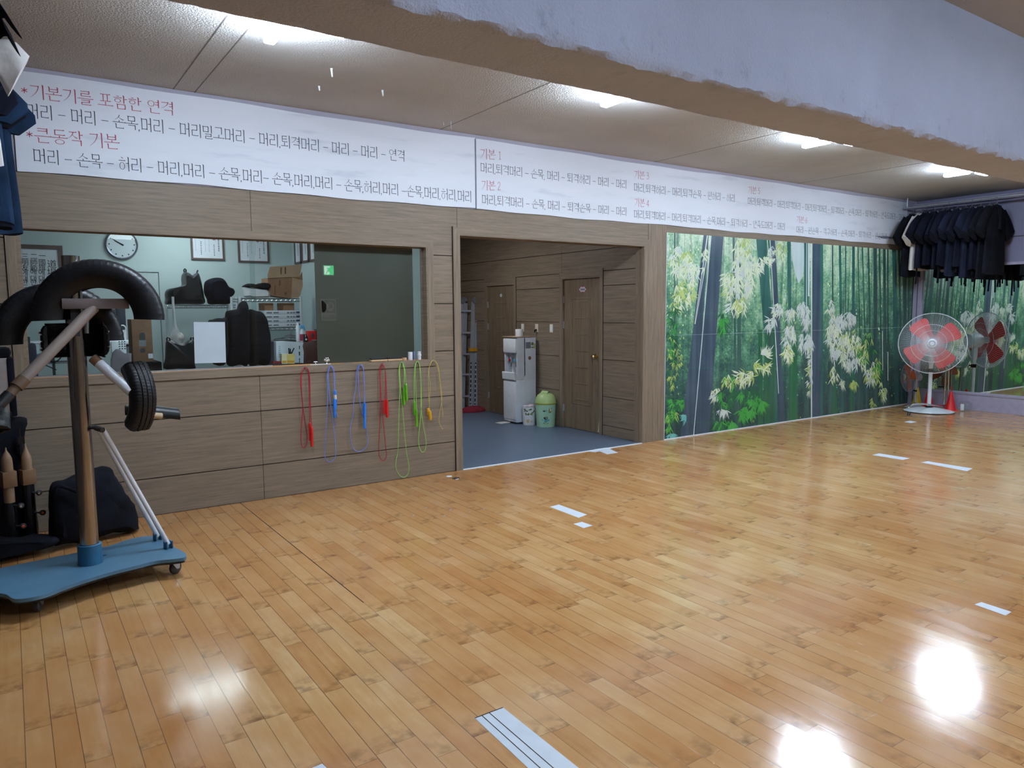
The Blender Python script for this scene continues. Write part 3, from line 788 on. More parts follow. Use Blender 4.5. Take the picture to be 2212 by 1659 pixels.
trunk(1755, 1776, T_, 1750, 1772, B_, 1, 4); trunk(1772, 1778, T_, 1769, 1774, B_, 2)
trunk(1745, 1749, T_, 1744, 1747, 640, 3); trunk(1751.5, 1754.5, T_, 1748.5, 1751, B_, 5)
trunk(1741.5, 1743, T_, 1740, 1741.5, 700, 3)
trunk(1916, 1917.5, 760, 1916, 1917.5, 822, 3); trunk(1904.5, 1905.5, 715, 1905, 1906, 800, 3)
def leaf(x, y, ang, ln, wd, mi):
    # one lance-shaped bamboo leaf in the print
    dx, dy = math.cos(ang), math.sin(ang)
    fw = .52 if x > 1700 else .72                                    # far leaves look narrower along the wall
    P = []
    for s, w_ in ((0, .0), (.22, .85), (.5, 1), (.78, .55), (1, 0), (.78, -.55), (.5, -1), (.22, -.85)):
        P.append((x+(dx*ln*s-dy*wd*w_*.5)*fw, y+dy*ln*s+dx*wd*w_*.5))
    mface(P, mi)
def spray(cx, cy, rx, ry, n, cols, ln=26, ang=PI/2, spread=.9, tilt=0.0):
    for i in range(int(n*2.3)):
        a, r = random.uniform(0, 2*PI), math.sqrt(random.random())
        x, y = cx+rx*r*math.cos(a)+tilt*ry*r*math.sin(a), cy+ry*r*math.sin(a)
        k = random.choice(cols); b = ang+random.uniform(-.5, .5)
        for j in range(random.randint(3, 5)):
            l = ln*random.uniform(.5, 1.0)
            leaf(x, y, b+random.uniform(-spread, spread), l, l*.12, k)
spray(1470, 560, 22, 30, 16, [4, 4, 6, 5], 28); spray(1492, 580, 30, 16, 14, [4, 4, 5], 26, PI*.62); spray(1480, 622, 22, 32, 16, [4, 6, 6, 4], 25)
spray(1460, 655, 14, 14, 6, [6, 4], 22); spray(1520, 545, 6, 12, 4, [5, 4], 18)
spray(1602, 530, 16, 26, 12, [4, 4, 6], 27); spray(1612, 565, 34, 22, 18, [4, 4, 5], 27, PI*.4); spray(1606, 605, 20, 30, 22, [4, 5, 4], 27)
spray(1580, 630, 14, 40, 14, [4, 6, 5], 26, PI*.55); spray(1595, 655, 16, 18, 9, [4, 6], 26); spray(1570, 600, 8, 14, 6, [4], 22, PI*.6)
spray(1690, 530, 12, 26, 10, [4, 6, 4], 20); spray(1668, 545, 10, 16, 5, [4, 3], 18); spray(1655, 560, 12, 8, 5, [4], 20, 0.6)
spray(1680, 665, 12, 12, 7, [5, 5, 4], 24, PI*.65); spray(1665, 695, 12, 10, 5, [5], 26, PI*.7); spray(1703, 672, 14, 14, 8, [5, 4], 24)
spray(1706, 720, 14, 22, 12, [5, 5, 4], 26); spray(1704, 755, 12, 16, 9, [6, 6, 4], 26); spray(1735, 665, 14, 16, 9, [5, 5], 24)
spray(1742, 690, 10, 14, 9, [5], 24); spray(1740, 735, 14, 20, 13, [5, 5], 26, PI*.6); spray(1748, 790, 5, 60, 12, [5, 5, 6], 22, PI*.7)
spray(1792, 660, 8, 14, 5, [5, 4], 22); spray(1806, 690, 16, 14, 9, [5, 5, 4], 26); spray(1830, 685, 18, 12, 11, [5, 5], 26, PI*.5)
spray(1796, 722, 12, 26, 13, [5, 4], 26); spray(1818, 735, 16, 34, 20, [4, 5, 4, 6], 26); spray(1842, 730, 12, 22, 10, [4, 4, 6], 24)
spray(1800, 760, 10, 14, 7, [5], 24); spray(1835, 775, 18, 22, 15, [4, 5, 5, 6], 27); spray(1858, 765, 14, 30, 14, [6, 4, 7], 24)
spray(1878, 800, 10, 26, 13, [4, 6, 5], 24); spray(1895, 795, 9, 26, 10, [6, 7, 6], 22); spray(1798, 805, 10, 20, 6, [6, 4], 22)
spray(1818, 825, 4, 8, 3, [4], 20); spray(1843, 826, 6, 6, 5, [6], 22); spray(1905, 840, 7, 16, 7, [6, 4], 22); spray(1884, 868, 4, 10, 3, [6], 20); spray(1875, 740, 12, 30, 8, [7, 6, 11], 20)
spray(1652, 765, 12, 8, 5, [5, 4], 24, -.7); spray(1640, 790, 18, 10, 8, [4, 6], 26, .5); spray(1612, 812, 26, 12, 12, [6, 4, 4], 24, PI*.8); spray(1575, 820, 14, 14, 7, [4, 6, 7], 22)
spray(1545, 848, 10, 14, 6, [4, 5], 22); spray(1575, 855, 26, 18, 13, [7, 11, 11], 26); spray(1618, 850, 20, 14, 9, [7, 11], 28); spray(1632, 868, 14, 12, 8, [7, 7], 30); spray(1610, 888, 14, 12, 9, [7, 7], 28)
spray(1560, 885, 10, 5, 5, [5, 3], 22); spray(1558, 910, 14, 8, 6, [7, 11], 28); spray(1580, 912, 6, 8, 4, [7], 28); spray(1560, 690, 8, 20, 5, [7, 11], 30)
spray(1462, 868, 18, 14, 12, [11, 7], 24, PI*.75); spray(1450, 895, 12, 14, 8, [7, 11, 6], 24); spray(1480, 898, 8, 5, 4, [8], 20, PI*.8); spray(1447, 938, 8, 3, 4, [8], 20); spray(1445, 922, 5, 8, 4, [6, 7], 18)
spray(1450, 700, 10, 60, 10, [7, 11], 24); spray(1448, 780, 10, 60, 12, [6, 11, 7], 18); spray(1462, 770, 10, 40, 8, [6, 11], 14)
for k in range(620):                                                # out-of-focus foliage specks
    x = random.choice([random.uniform(1440, 1520), random.uniform(1565, 1735), random.uniform(1778, 1965)]); y = random.uniform(505, 905)
    if 1560 < x < 1640 and y > 680: continue
    r = random.uniform(.6, 2.6)*(1 if y < 760 else .8)
    P = [(x+r*.6*math.cos(2*PI*j/7), y+r*math.sin(2*PI*j/7)*random.uniform(.9, 1.5)) for j in range(7)]
    lay0 = lay[0]; lay[0] = -.00962+random.uniform(0, .00002)
    mface(P, random.choice([6, 4, 4, 8, 6, 4, 7]) if y < 720 else random.choice([7, 11, 8, 6])); lay[0] = lay0
# sheet joint and white lower edge
mb.box((2.967, -.0135, 1.325), (8.9, -.0095, 1.3265), 12)
mb.box((2.967, -.016, .0), (8.9, -.0055, .012), 12); mb.box((2.9655, -.0125, .0), (2.970, -.0055, 2.602), 12)
tag(mb.build('bamboo_mural', MUR), 'large printed mural of a green bamboo grove covering the wall right of the doorway', 'mural')
# ================================================================== things in the gym
from math import cos, sin
# ---- skipping ropes hung on the window ledge (traced on the wall plane)
def RP(a, b): return (600+a/5.267, 760+b/5.267)
def smooth_path(pts, k=6):
    out = []
    n = len(pts)
    for i in range(n-1):
        p0, p1, p2, p3 = (Vector(pts[max(0, min(n-1, j))]) for j in (i-1, i, i+1, i+2))
        for s in range(k):
            t = s/k
            out.append(.5*((2*p1)+(p2-p0)*t+(2*p0-5*p1+4*p2-p3)*t*t+(3*p1-p0-3*p2+p3)*t**3))
    out.append(Vector(pts[-1])); return out
ropes = [
 ('red', (.42, .012, .03), [(365, 800), (356, 500), (350, 260), (312, 183), (266, 250), (264, 400), (285, 600), (274, 800), (265, 1020), (300, 1092), (336, 980), (310, 790), (284, 600), (270, 420), (272, 250), (314, 176), (358, 250), (372, 600), (384, 850)],
  [((365, 805), (372, 1010)), ((384, 850), (390, 1078))], 'red skipping rope hanging leftmost on the ledge under the window'),
 ('blue', (.20, .30, .72), [(645, 435), (636, 240), (602, 165), (566, 240), (568, 500), (552, 850), (534, 1150), (548, 1225), (592, 1252), (640, 1222), (660, 1140), (640, 900), (606, 650), (580, 400), (576, 240), (606, 160), (644, 250), (648, 530)],
  [((650, 435), (658, 650)), ((645, 532), (648, 750))], 'blue skipping rope with a taped handle, left one of the two blue ropes'),
 ('blue', (.20, .30, .72), [(984, 580), (982, 250), (940, 146), (896, 230), (890, 400), (863, 570), (857, 720), (828, 850), (829, 1000), (852, 1090), (910, 1135), (980, 1110), (1024, 1040), (1014, 930), (982, 780), (940, 600), (921, 400), (914, 220), (945, 150), (975, 220), (990, 580)],
  [((984, 580), (982, 740)), ((991, 582), (987, 872))], 'blue skipping rope with a wide round loop, right one of the two blue ropes'),
 ('red', (.42, .012, .03), [(1220, 535), (1222, 230), (1190, 133), (1160, 220), (1165, 450), (1160, 800), (1148, 1100), (1160, 1195), (1200, 1240), (1237, 1185), (1225, 1050), (1201, 800), (1180, 600), (1169, 400), (1166, 220), (1194, 140), (1225, 250), (1239, 540)],
  [((1217, 538), (1217, 705)), ((1239, 540), (1246, 746))], 'red skipping rope with stubby handles, hanging between blue and green ropes'),
 ('green', (.20, .52, .08), [(1436, 400), (1440, 220), (1410, 120), (1380, 200), (1390, 400), (1380, 700), (1368, 1100), (1343, 1250), (1346, 1330), (1390, 1405), (1436, 1428), (1480, 1390), (1492, 1300), (1466, 1150), (1445, 950), (1424, 680), (1400, 450), (1386, 200), (1412, 117), (1446, 200), (1458, 362)],
  [((1436, 400), (1438, 606)), ((1458, 360), (1468, 556))], 'green skipping rope hanging lowest, its loop near the floor'),
 ('green', (.20, .52, .08), [(1552, 565), (1556, 200), (1586, 112), (1620, 190), (1635, 500), (1629, 700), (1604, 950), (1605, 1060), (1640, 1138), (1680, 1108), (1685, 1000), (1650, 800), (1630, 600), (1628, 300), (1600, 112), (1566, 170), (1570, 400), (1578, 650)],
  [((1551, 565), (1557, 718)), ((1577, 650), (1583, 850))], 'green skipping rope with its loop on the right, beside the yellow cord'),
 ('yellow', (.46, .36, .08), [(1720, 640), (1734, 400), (1719, 200), (1770, 102), (1822, 150), (1845, 300), (1868, 500), (1858, 600), (1834, 750), (1845, 830), (1876, 885)],
  [((1712, 640), (1718, 722)), ((1728, 672), (1738, 775))], 'thin yellow skipping rope hanging rightmost, next to the doorway'),
]
RM = {'red': mat('red_cord', (.40, .012, .03), .4), 'blue': mat('blue_cord', (.16, .24, .66), .4), 'green': mat('green_cord', (.26, .60, .10), .4), 'yellow': mat('yellow_cord', (.50, .40, .10), .4)}
HM = {'red': mat('red_handle', (.62, .012, .012), .35), 'blue': mat('blue_handle', (.02, .20, .74), .35), 'green': mat('green_handle', (.11, .38, .012), .35), 'yellow': mat('amber_handle', (.62, .30, .01), .35)}
for col, rgb, path, hands, lab in ropes:
    top = min(path, key=lambda p: p[1])
    ctr = W(*RP(*top), -.02)
    t = thing('skipping_rope', lab, 'skipping rope', (ctr.x, -.02, ctr.z), 'skipping ropes along the ledge')
    pts = [W(*RP(a, b), -.026-.004*sin(i*1.7)) for i, (a, b) in enumerate(path)]
    mb = MB(); mb.tube(smooth_path([tuple(p) for p in pts], 6), .0036 if col != 'yellow' else .0026, 6)
    if col == 'yellow':
        p2 = [(1725, 642), (1710, 300), (1732, 140), (1782, 98), (1826, 200), (1850, 400), (1868, 620), (1880, 740)]
        mb.tube(smooth_path([tuple(W(*RP(a, b), -.033)) for a, b in p2], 6), .0026, 6)
    if 'taped' in lab:
        for p2 in ([(652, 640), (665, 690), (690, 745)], [(648, 745), (650, 790), (665, 840)]): mb.tube(smooth_path([tuple(W(*RP(a, b), -.034)) for a, b in p2], 4), .003, 6)
    child(mb, 'cord', RM[col], t)
    for k, (a, b) in enumerate(hands):
        p, q = W(*RP(*a), -.030-.016*k), W(*RP(*b), -.030-.016*k)
        mb = MB(); d = q-p; r = .0125 if col != 'yellow' else .016
        mb.tube([p, p+d*.03, p+d*.10, p+d*.5, p+d*.9, q], [r*.55, r*.85, r, r*1.02, r*1.05, r*.9], 12)
        child(mb, 'handle', HM[col], t)
    if 'taped' in lab:
        p, q = W(*RP(652, 490), -.034), W(*RP(655, 540), -.034); mb = MB(); mb.tube([p, q], .0135, 10); child(mb, 'tape', M['whitecloth'], t, 'white tape around the upper handle')
    mb = MB(); mb.tube([(ctr.x, -.0, ctr.z-.012), (ctr.x, -.040, ctr.z-.010)], .004, 8); child(mb, 'peg', M['alu'], t)

# ---- tape strips and small things lying on the floor
def tape(corners, lab, grooves=0, z=.0012, m=None, group='white tape marks on the floor'):
    pts = [FL(x, y, 0) for x, y in corners]
    mb = MB(); n = len(pts)
    lo = [mb.bm.verts.new((p.x, p.y, .0003)) for p in pts]; hi = [mb.bm.verts.new((p.x, p.y, z)) for p in pts]
    for vs in (hi, lo[::-1]): mb.bm.faces.new(vs)
    for i in range(n): mb.bm.faces.new((lo[i], lo[(i+1) % n], hi[(i+1) % n], hi[i]))
    if grooves:
        a, b, c, d = pts
        for f in grooves:
            p, q = a.lerp(b, f), d.lerp(c, f); s = (b-a).normalized()*.0022
            mb.face([(p.x-s.x, p.y-s.y, z+.0003), (p.x+s.x, p.y+s.y, z+.0003), (q.x+s.x, q.y+s.y, z+.0003), (q.x-s.x, q.y-s.y, z+.0003)], 1)
        e = (d-a).normalized()*.006
        mb.face([(a.x, a.y, z+.0003), (b.x, b.y, z+.0003), (b.x+e.x, b.y+e.y, z+.0003), (a.x+e.x, a.y+e.y, z+.0003)], 1)
    return tag(mb.build('floor_tape', [m or M['tape'], M['groove']]), lab, 'tape', group)
M['tape'] = mat('white_tape', sr(214, 222, 232), .45, var=.04)
tape([(1025, 1551), (1086, 1528), (1388, 1770), (1258, 1770)], 'long wide white tape strip with dark board lines, nearest to the viewer', (.24, .50))
tape([(671, 1661), (696, 1650), (706, 1660), (700, 1690)], 'white tape corner just showing left of the long near strip')
tape([(1188, 1095), (1207, 1090), (1268, 1112), (1250, 1118.5)], 'white tape strip in the middle of the floor, above a small square')
tape([(1239, 1132), (1257, 1127.5), (1280, 1135.5), (1261, 1141)], 'small white tape square just below the middle strip')
tape([(1884, 983), (1899, 979.5), (1966, 990), (1950, 993.5)], 'white tape strip toward the mural, left one of the far pair')
tape([(1990, 999), (2004, 996.5), (2101, 1012), (2089, 1018)], 'white tape strip on the right, right one of the far pair')
tape([(2105, 1306), (2120, 1301), (2185, 1322), (2172, 1330)], 'white tape strip alone near the right edge of the picture')
tape([(1953, 911.5), (1966, 909), (1981, 911.5), (1968, 914)], 'small white tape mark on the floor before the standing fan')
tape([(1265, 974.5), (1310, 967.5), (1322, 969), (1286, 977)], 'flat white tape patch lying along the doorway threshold')
tape([(1284, 971), (1310, 967), (1335, 978), (1312, 981.5)], 'white tape patch sticking out from the threshold onto the boards', z=.0020)
for i, (x, y) in enumerate([(920, 1096.5), (973, 1101.5), (1046, 1099.5), (960, 1114.5), (893, 1114), (1015, 1106)]):
    q = FL(x, y); mb = MB(); mb.obox((q.x, q.y, .0008), (.042, .008, .001), rz=.5+.1*i, mi=0)
    tag(mb.build('tape_scrap', M['grey']), 'tiny grey tape scrap stuck on the boards before the skipping ropes', 'tape scrap', 'tape scraps before the ropes')
q = FL(970, 1029); mb = MB(); mb.lathe([(0, .004), (.026, .004), (.030, .001), (.030, 0)], 20, Matrix.Translation((q.x, q.y, 0)))
tag(mb.build('floor_disc', M['white']), 'small white disc on the boards beside the doorway post', 'disc')
q = FL(985, 1033.5); mb = MB(); mb.lathe([(0, .003), (.022, .003), (.026, .006), (.038, .005), (.040, 0)], 24, Matrix.Translation((q.x, q.y, 0)))
tag(mb.build('floor_socket', M['steel']), 'round metal floor socket in front of the white disc', 'floor socket')

# ---- plugs left in the ceiling
for i, (x, y, ln, lab) in enumerate([(716, 148, .06, 'longest white plug hanging from the ceiling, near the first lamp'), (689, 186, .035, 'short white ceiling plug left of the longest plug'),
        (826, 195, .045, 'white ceiling plug right of the longest plug'), (974, 262, .07, 'thin ceiling plug above the banner joint, right one of two'), (958, 264, .03, 'thin ceiling plug above the banner joint, left one of two')]):
    q = FL(x, y, ZC); mb = MB(); r = .008 if i < 3 else .003
    mb.tube([(q.x, q.y, ZC+.002), (q.x, q.y, ZC-.01), (q.x+.004, q.y, ZC-ln)], [r*1.3, r, r*.7], 8)
    tag(mb.build('ceiling_plug', M['white']), lab, 'ceiling plug', 'plugs left in the ceiling')

# ---- kendo uniforms on hangers
def jacket(x, y, z, rz, m, lab, group, reach=.11, drop=1.0, wid=1.0, ln=.86, seed=0, ties=2, sleeve=1.0, lift=0.0, tiez=.30, trouser=False):
    rnd = random.Random(seed)
    t = thing('uniform_jacket', lab, 'uniform jacket', (x, y, z), group)
    R_ = Matrix.Translation((x, y, z)) @ Matrix.Rotation(rz, 4, 'Z')
    N = 28
    def loop(hw, ht, zz, k, fold):
        P = []
        for i in range(N):
            a = 2*PI*i/N
            f = 1+fold*(.5*sin(5*a+seed)+.5*sin(9*a+k*.3+seed*2))
            px = hw*math.copysign(abs(cos(a))**.8, cos(a)); py = ht*math.copysign(abs(sin(a))**.8, sin(a))*f
            P.append(R_ @ Vector((px, py, zz+.010*sin(3*a+seed)*(1 if fold > .2 else 0))))
        return P
    prof = [(.05, .018, -.095), (.10, .028, -.11), (.19, .040, -.15), (.245, .043, -.20), (.255, .046, -.32), (.262, .045, -.20-ln*.36), (.272, .046, -.16-ln*.55), (.285, .047, -.12-ln*.78), (.292, .048, -.10-ln)]
    loops = [loop(hw*wid, ht, zz, k, 0 if k < 2 else .10+.05*k) for k, (hw, ht, zz) in enumerate(prof)]
    mb = MB(); mb.loft(loops); child(mb, 'body', m, t)
    for s in (-1, 1):
        a0 = Vector((s*.20*wid, 0, -.20)); sw = .006*rnd.uniform(-1, 1)
        mid = Vector((s*(.33*wid), sw, -.20-.16+lift)); end = Vector((s*(.33+reach*sleeve)*wid, sw*2, -.20-.36*sleeve*drop+lift))
        SL = []
        M_ = 16
        for k in range(6):
            f = k/5
            c = a0.lerp(mid, f*2) if f < .5 else mid.lerp(end, (f-.5)*2)
            d = (end-a0).normalized(); up = Vector((0, 1, 0)); si = d.cross(up).normalized()
            ra = .085+.055*f; rb = .030+.016*f
            SL.append([R_ @ (c+si*ra*cos(2*PI*i/M_)+up*rb*sin(2*PI*i/M_)*(1+.25*sin(6*PI*i/M_+seed+k))) for i in range(M_)])
        mb = MB(); mb.loft(SL); child(mb, 'sleeve', m, t)
    mb = MB()                                                       # overlapping collar band
    for s in (-1, 1):
        mb.tube([R_ @ Vector(p) for p in ((s*.055, .03, -.10), (s*.05, -.03, -.115), (s*.015, -.058, -.30), (-s*.03, -.064, -.46))], [.014, .016, .016, .014], 8)
    child(mb, 'collar', m, t)
    mb = MB(); mb.tube([R_ @ Vector(p) for p in ((-.21*wid, 0, -.175), (-.03, 0, -.082), (0, 0, -.075), (.03, 0, -.082), (.21*wid, 0, -.175))], .007, 8)
    mb.tube([R_ @ Vector((0, 0, -.078)), R_ @ Vector((0, 0, -.035)), R_ @ Vector((.012, 0, -.012)), R_ @ Vector((.016, 0, .008)), R_ @ Vector((.004, 0, .022)), R_ @ Vector((-.012, 0, .018)), R_ @ Vector((-.018, 0, .006))], .0032, 8)
    child(mb, 'hanger', M['chrome'], t)
    for k in range(ties):
        cx = rnd.uniform(-.22, .22)*wid; w_ = rnd.uniform(.016, .036); l = tiez*rnd.uniform(.45, 1.1)
        yy = rnd.uniform(-.04, .04)
        mb = MB(); z0_ = -.10-ln+.05
        mb.loft([[R_ @ Vector((cx+dx+.01*sin(f*4+k), yy+dy, z0_-l*f)) for dx, dy in ((-w_, -.004), (w_, -.004), (w_, .004), (-w_, .004))] for f in (0, .35, .7, 1)], smooth=False)
        child(mb, 'tie', M['blackcloth'], t)
    return t
JR = 8.40; JZ = 3.275
def rail(name, x, y0, y1, z, lab):
    t = thing(name, lab, 'clothes rail', (x, (y0+y1)/2, z))
    mb = MB(); mb.tube([(x, y0, z), (x, y1, z)], .016, 12); child(mb, 'rod', M['alu'], t)
    for y in (y0-.06, (y0+y1)/2, y1+.12):
        mb = MB(); mb.tube([(x, y, z+.012), (x, y, ZC-.002)], .009, 8); child(mb, 'bracket', M['alu'], t)
    return t
rail('clothes_rail', JR, -.06, -4.2, JZ, 'long rail under the ceiling carrying uniforms at the mirror wall')
mats = ['blackcloth', 'whitecloth', 'navy', 'navy', 'navy', 'navy', 'navy2', 'navy', 'navy2', 'navy', 'blackcloth', 'blackcloth']
labs = ['black jacket hanging first, against the banner end', 'white jacket hanging second among the dark uniforms', 'dark navy jacket just right of the white one']
for i in range(12):
    lab = labs[i] if i < 3 else '%s dark uniform jacket counted from the banner on the corner rail' % ordinal(i)
    if i == 6: lab = 'seventh uniform jacket from the banner, a faded navy one'
    if i == 8: lab = 'ninth uniform jacket from the banner, faded navy with a raised sleeve'
    if i == 11: lab = 'wide black jacket hanging last, before the gap on the corner rail'
    jacket(JR+.03*sin(i*2.1), -.22-.112*i, JZ-.017, .02*sin(i*1.7), M[mats[i]], lab, 'uniform jackets on the corner rail', wid=1.0+.05*sin(i*3) if i < 10 else 1.1, ln=[1.0, .90, .88, .84, .90, .86, 1.02, .88, 1.06, .94, 1.08, 1.02][i], seed=i, ties=[0, 0, 1, 0, 1, 2, 2, 3, 3, 2, 2, 1][i], lift=[0, 0, .04, .02, 0, .02, .06, .02, .07, 0, .02, .04][i])
jacket(JR, -2.02, JZ-.017, .1, M['navy2'], 'faded navy jacket cut by the right picture edge', 'uniform jackets on the corner rail', seed=31, ln=.92, ties=2)
jacket(JR, -2.17, JZ-.017, .05, M['navy'], 'dark jacket beyond the gap, partly out of the right picture edge', 'uniform jackets on the corner rail', seed=32, ln=1.0, ties=2)

# left rail, close to the long wall
JL = -4.08; JLZ = 3.38
rail('clothes_rail', JL, -.10, -3.4, JLZ, 'clothes rail along the left wall, under the ceiling')
LJ = [(-.34, -3.96, 'indigo', .90, 'blue jacket hanging lowest, nearest to the banner on the left rail', 1.06, 0, -.17), (-.49, -4.02, 'blackcloth', .90, 'black jacket behind the hanging blue ones on the left rail', 1.04, .0, -.17), (-.64, -4.01, 'indigo', .90, 'second blue jacket on the left rail', 1.02, .0, -.17),
      (-.79, -4.08, 'navy', .92, 'navy jacket with grey sheen between blue and white jackets', .92, .0, -.12), (-.95, -4.13, 'navy2', .98, 'faded jacket under the white sleeve on the left rail', .84, .10, 0), (-1.12, -4.10, 'whitecloth', 1.08, 'white jacket whose sleeve shows at the left edge', .74, .17, .06),
      (-1.29, -4.12, 'blackcloth', 1.08, 'black jacket in front of the white sleeve at the top left', .62, .36, .03), (-1.46, -4.14, 'navy', 1.06, 'dark jacket at the top left corner of the picture', .60, .40, .05)]
for i, (y, x, m, wd, lab, ln, lift, rc) in enumerate(LJ):
    jacket(x, y, JLZ-.017, 0.0, M[m], lab, 'uniform jackets on the left rail', reach=rc, drop=.75, wid=wd, ln=ln, seed=40+i, ties=0, lift=lift)

# ---- standing fans
def blade_smooth(o):
    n = len(o); out = []
    for i in range(n):
        p0, p1, p2, p3 = (Vector((*o[(i+j) % n], 0)) for j in (-1, 0, 1, 2))
        for s in range(4):
            t = s/4; q = .5*((2*p1)+(p2-p0)*t+(2*p0-5*p1+4*p2-p3)*t*t+(3*p1-p0-3*p2+p3)*t**3); out.append((q.x, q.y))
    return out
def fan(cx, cy, cz, R, face, label, blade_m, body_m, guard_m, base_r, phase, nw=150, group=None, base_z=0.0, lean=0.0, base=True):
    f = Vector(face).normalized(); s = Vector((-f.y, f.x, 0)).normalized(); u = f.cross(s)
    if u.z < 0: u = -u; 
    s = u.cross(f)
    t = thing('standing_fan', label, 'fan', (cx, cy, 0), group)
    c = Vector((cx, cy, cz))
    def P(r, a, d): return c+s*(r*cos(a))+u*(r*sin(a))+f*d
    RT = Matrix(((s.x, u.x, f.x, c.x), (s.y, u.y, f.y, c.y), (s.z, u.z, f.z, c.z), (0, 0, 0, 1)))
    for nm, sgn, n in (('front_guard', 1, nw), ('rear_guard', -1, nw//2)):
        mb = MB()
        for i in range(n):
            a = 2*PI*i/n
            mb.tube([P(r, a+.10*(r/R), sgn*R*dp) for r, dp in ((R*.16, .30), (R*.55, .27), (R*.85, .17), (R*.985, .02))], R*.0038, 3, cap=False)
        for r, dp, w_ in ((.42, .285, .006), (.62, .255, .006), (.99, .02 if sgn > 0 else -.01, .013)):
            mb.tube([P(R*r, 2*PI*i/48, sgn*R*dp) for i in range(48)], R*w_, 6, closed=True)
        child(mb, nm, guard_m, t)
    for k in range(4):
        a0 = phase+k*PI/2
        mb = MB(); L0 = []; L1 = []
        outline = [(.10, -.22), (.30, -.26), (.55, -.29), (.74, -.29), (.83, -.21), (.85, -.02), (.83, .16), (.74, .26), (.55, .27), (.30, .24), (.10, .20)]
        outline = blade_smooth(outline)
        def bp(r, wv, d):
            ang = a0; tw = .09*wv/.3
            q = c+(s*cos(ang)+u*sin(ang))*(R*r)+(-s*sin(ang)+u*cos(ang))*(R*wv)+f*(R*(.04+tw*.6)+d)
            return q
        mb.prism(outline, 1, lambda p, q, tt: bp(p, q*(.55+.75*p), tt*.005))
        child(mb, 'blade', blade_m, t)
    mb = MB(); mb.lathe([(0, R*.345), (R*.11, R*.345), (R*.12, R*.335), (R*.15, R*.325), (R*.158, R*.29), (R*.15, R*.27), (0, R*.27)], 28, RT); 
    for i in range(26):
        a = 2*PI*i/26
        mb.face([P(R*r_, a+da, R*.347) for r_, da in ((.062, -.06), (.098, -.05), (.098, .05), (.062, .06))], 1)
    child(mb, 'hub_cap', [body_m, M['darkgrey']], t)
    mb = MB(); mb.lathe([(0, R*.06), (R*.12, R*.06), (R*.12, -R*.12), (R*.24, -R*.30), (R*.27, -R*.50), (R*.24, -R*.72), (R*.12, -R*.80), (0, -R*.82)], 24, RT); child(mb, 'motor', body_m, t)
    px_, py_ = cx-f.x*R*.45, cy-f.y*R*.45
    mb = MB(); mb.tube([(px_, py_, cz-R*.2), (px_, py_, cz-R*.62), (px_, py_, cz-R*.75)], [.05*R/.475, .045*R/.475, .03*R/.475], 12); child(mb, 'neck', body_m, t)
    mb = MB(); mb.tube([(px_, py_, cz-R*.7), (px_, py_, .05)], R*.062, 14); child(mb, 'pole', body_m, t)
    mb = MB(); mb.tube([(px_, py_, cz-R*.98), (px_, py_, cz-R*.86)], R*.085, 14); mb.tube([(px_-f.y*.02, py_+f.x*.02, cz-R*.92), (px_+f.y*.10, py_-f.x*.10, cz-R*.92)], .012, 8); child(mb, 'clamp_knob', M['blackgloss'], t)
    if base:
        B = Matrix.Translation((px_, py_, 0))
        mb = MB(); mb.lathe([(0, .075), (base_r*.14, .072), (base_r*.3, .066), (base_r*.6, .048), (base_r*.9, .024), (base_r*.985, .014)], 40, B); child(mb, 'base', body_m, t)
        mb = MB(); mb.lathe([(base_r*.9, .012), (base_r*.99, .014), (base_r, .007), (base_r*.99, 0), (base_r*.9, 0)], 40, B); child(mb, 'base_rim', M['blackgloss'], t)
        mb = MB(); mb.lathe([(0, .095), (base_r*.11, .095), (base_r*.17, .072), (0, .07)], 20, B); child(mb, 'base_collar', M['blackgloss'], t)
    return t
fanred = mat('red_fan_blade', sr(214, 48, 44), .4, var=.05); fanor = mat('orange_fan_blade', sr(196, 84, 34), .4)
oldbody = mat('grey_beige_plastic', sr(150, 148, 148), .5)
fan(8.02, -.80, 1.098, .472, (-.895, -.435, .03), 'tall white standing fan with four red blades', fanred, M['whitepaint'], mat('white_wire', sr(206, 212, 218), .35), .365, math.radians(36))
fan(8.36, -.30, .52, .25, (-.80, .60, .02), 'low grey fan with orange blades behind the tall white fan', fanor, oldbody, mat('grey_wire', sr(130, 134, 138), .4), .16, .3, nw=70)
# bent chrome pipe stand behind the fans
t = thing('pipe_stand', 'bent chrome pipe stand behind the white fan', 'pipe stand', (8.35, -.75, 0))
mb = MB(); PY = -.74
mb.tube(smooth_path([tuple(W(x, y, PY)) for x, y in ((2049.5, 795), (2048.5, 840), (2047.5, 862), (2044, 872), (2036, 876), (2016, 875), (1995, 872.5), (1975, 873), (1966, 877), (1963, 882))], 5), .012, 10)
child(mb, 'bent_pipe', M['chrome'], t)
q = W(1963, 884, PY); mb = MB(); mb.tube([(q.x, q.y, .0), (q.x+.02, q.y, .05)], .02, 10); child(mb, 'rubber_foot', M['blackgloss'], t)
q2 = W(2049.5, 795, PY); mb = MB(); mb.tube([(q2.x, q2.y, q2.z), (q2.x+.12, q2.y+.1, q2.z+.02)], .012, 8); mb.tube([(q2.x+.12, q2.y+.1, q2.z+.02), (q2.x+.12, q2.y+.1, 0.0)], .012, 8); child(mb, 'rear_leg', M['chrome'], t)
def cone(x, y, r, h, m, lab):
    t = thing('marker_cone', lab, 'cone', (x, y, 0), 'training cones in the corner')
    mb = MB(); mb.obox((x, y, .006), (r*2.3, r*2.3, .012), rz=.5, bev=.003); child(mb, 'foot', m, t)
    mb = MB(); mb.lathe([(r, .012), (r*.92, .03), (r*.22, h), (r*.12, h+.004), (0, h+.004)], 24, Matrix.Translation((x, y, 0))); child(mb, 'cone_body', m, t)
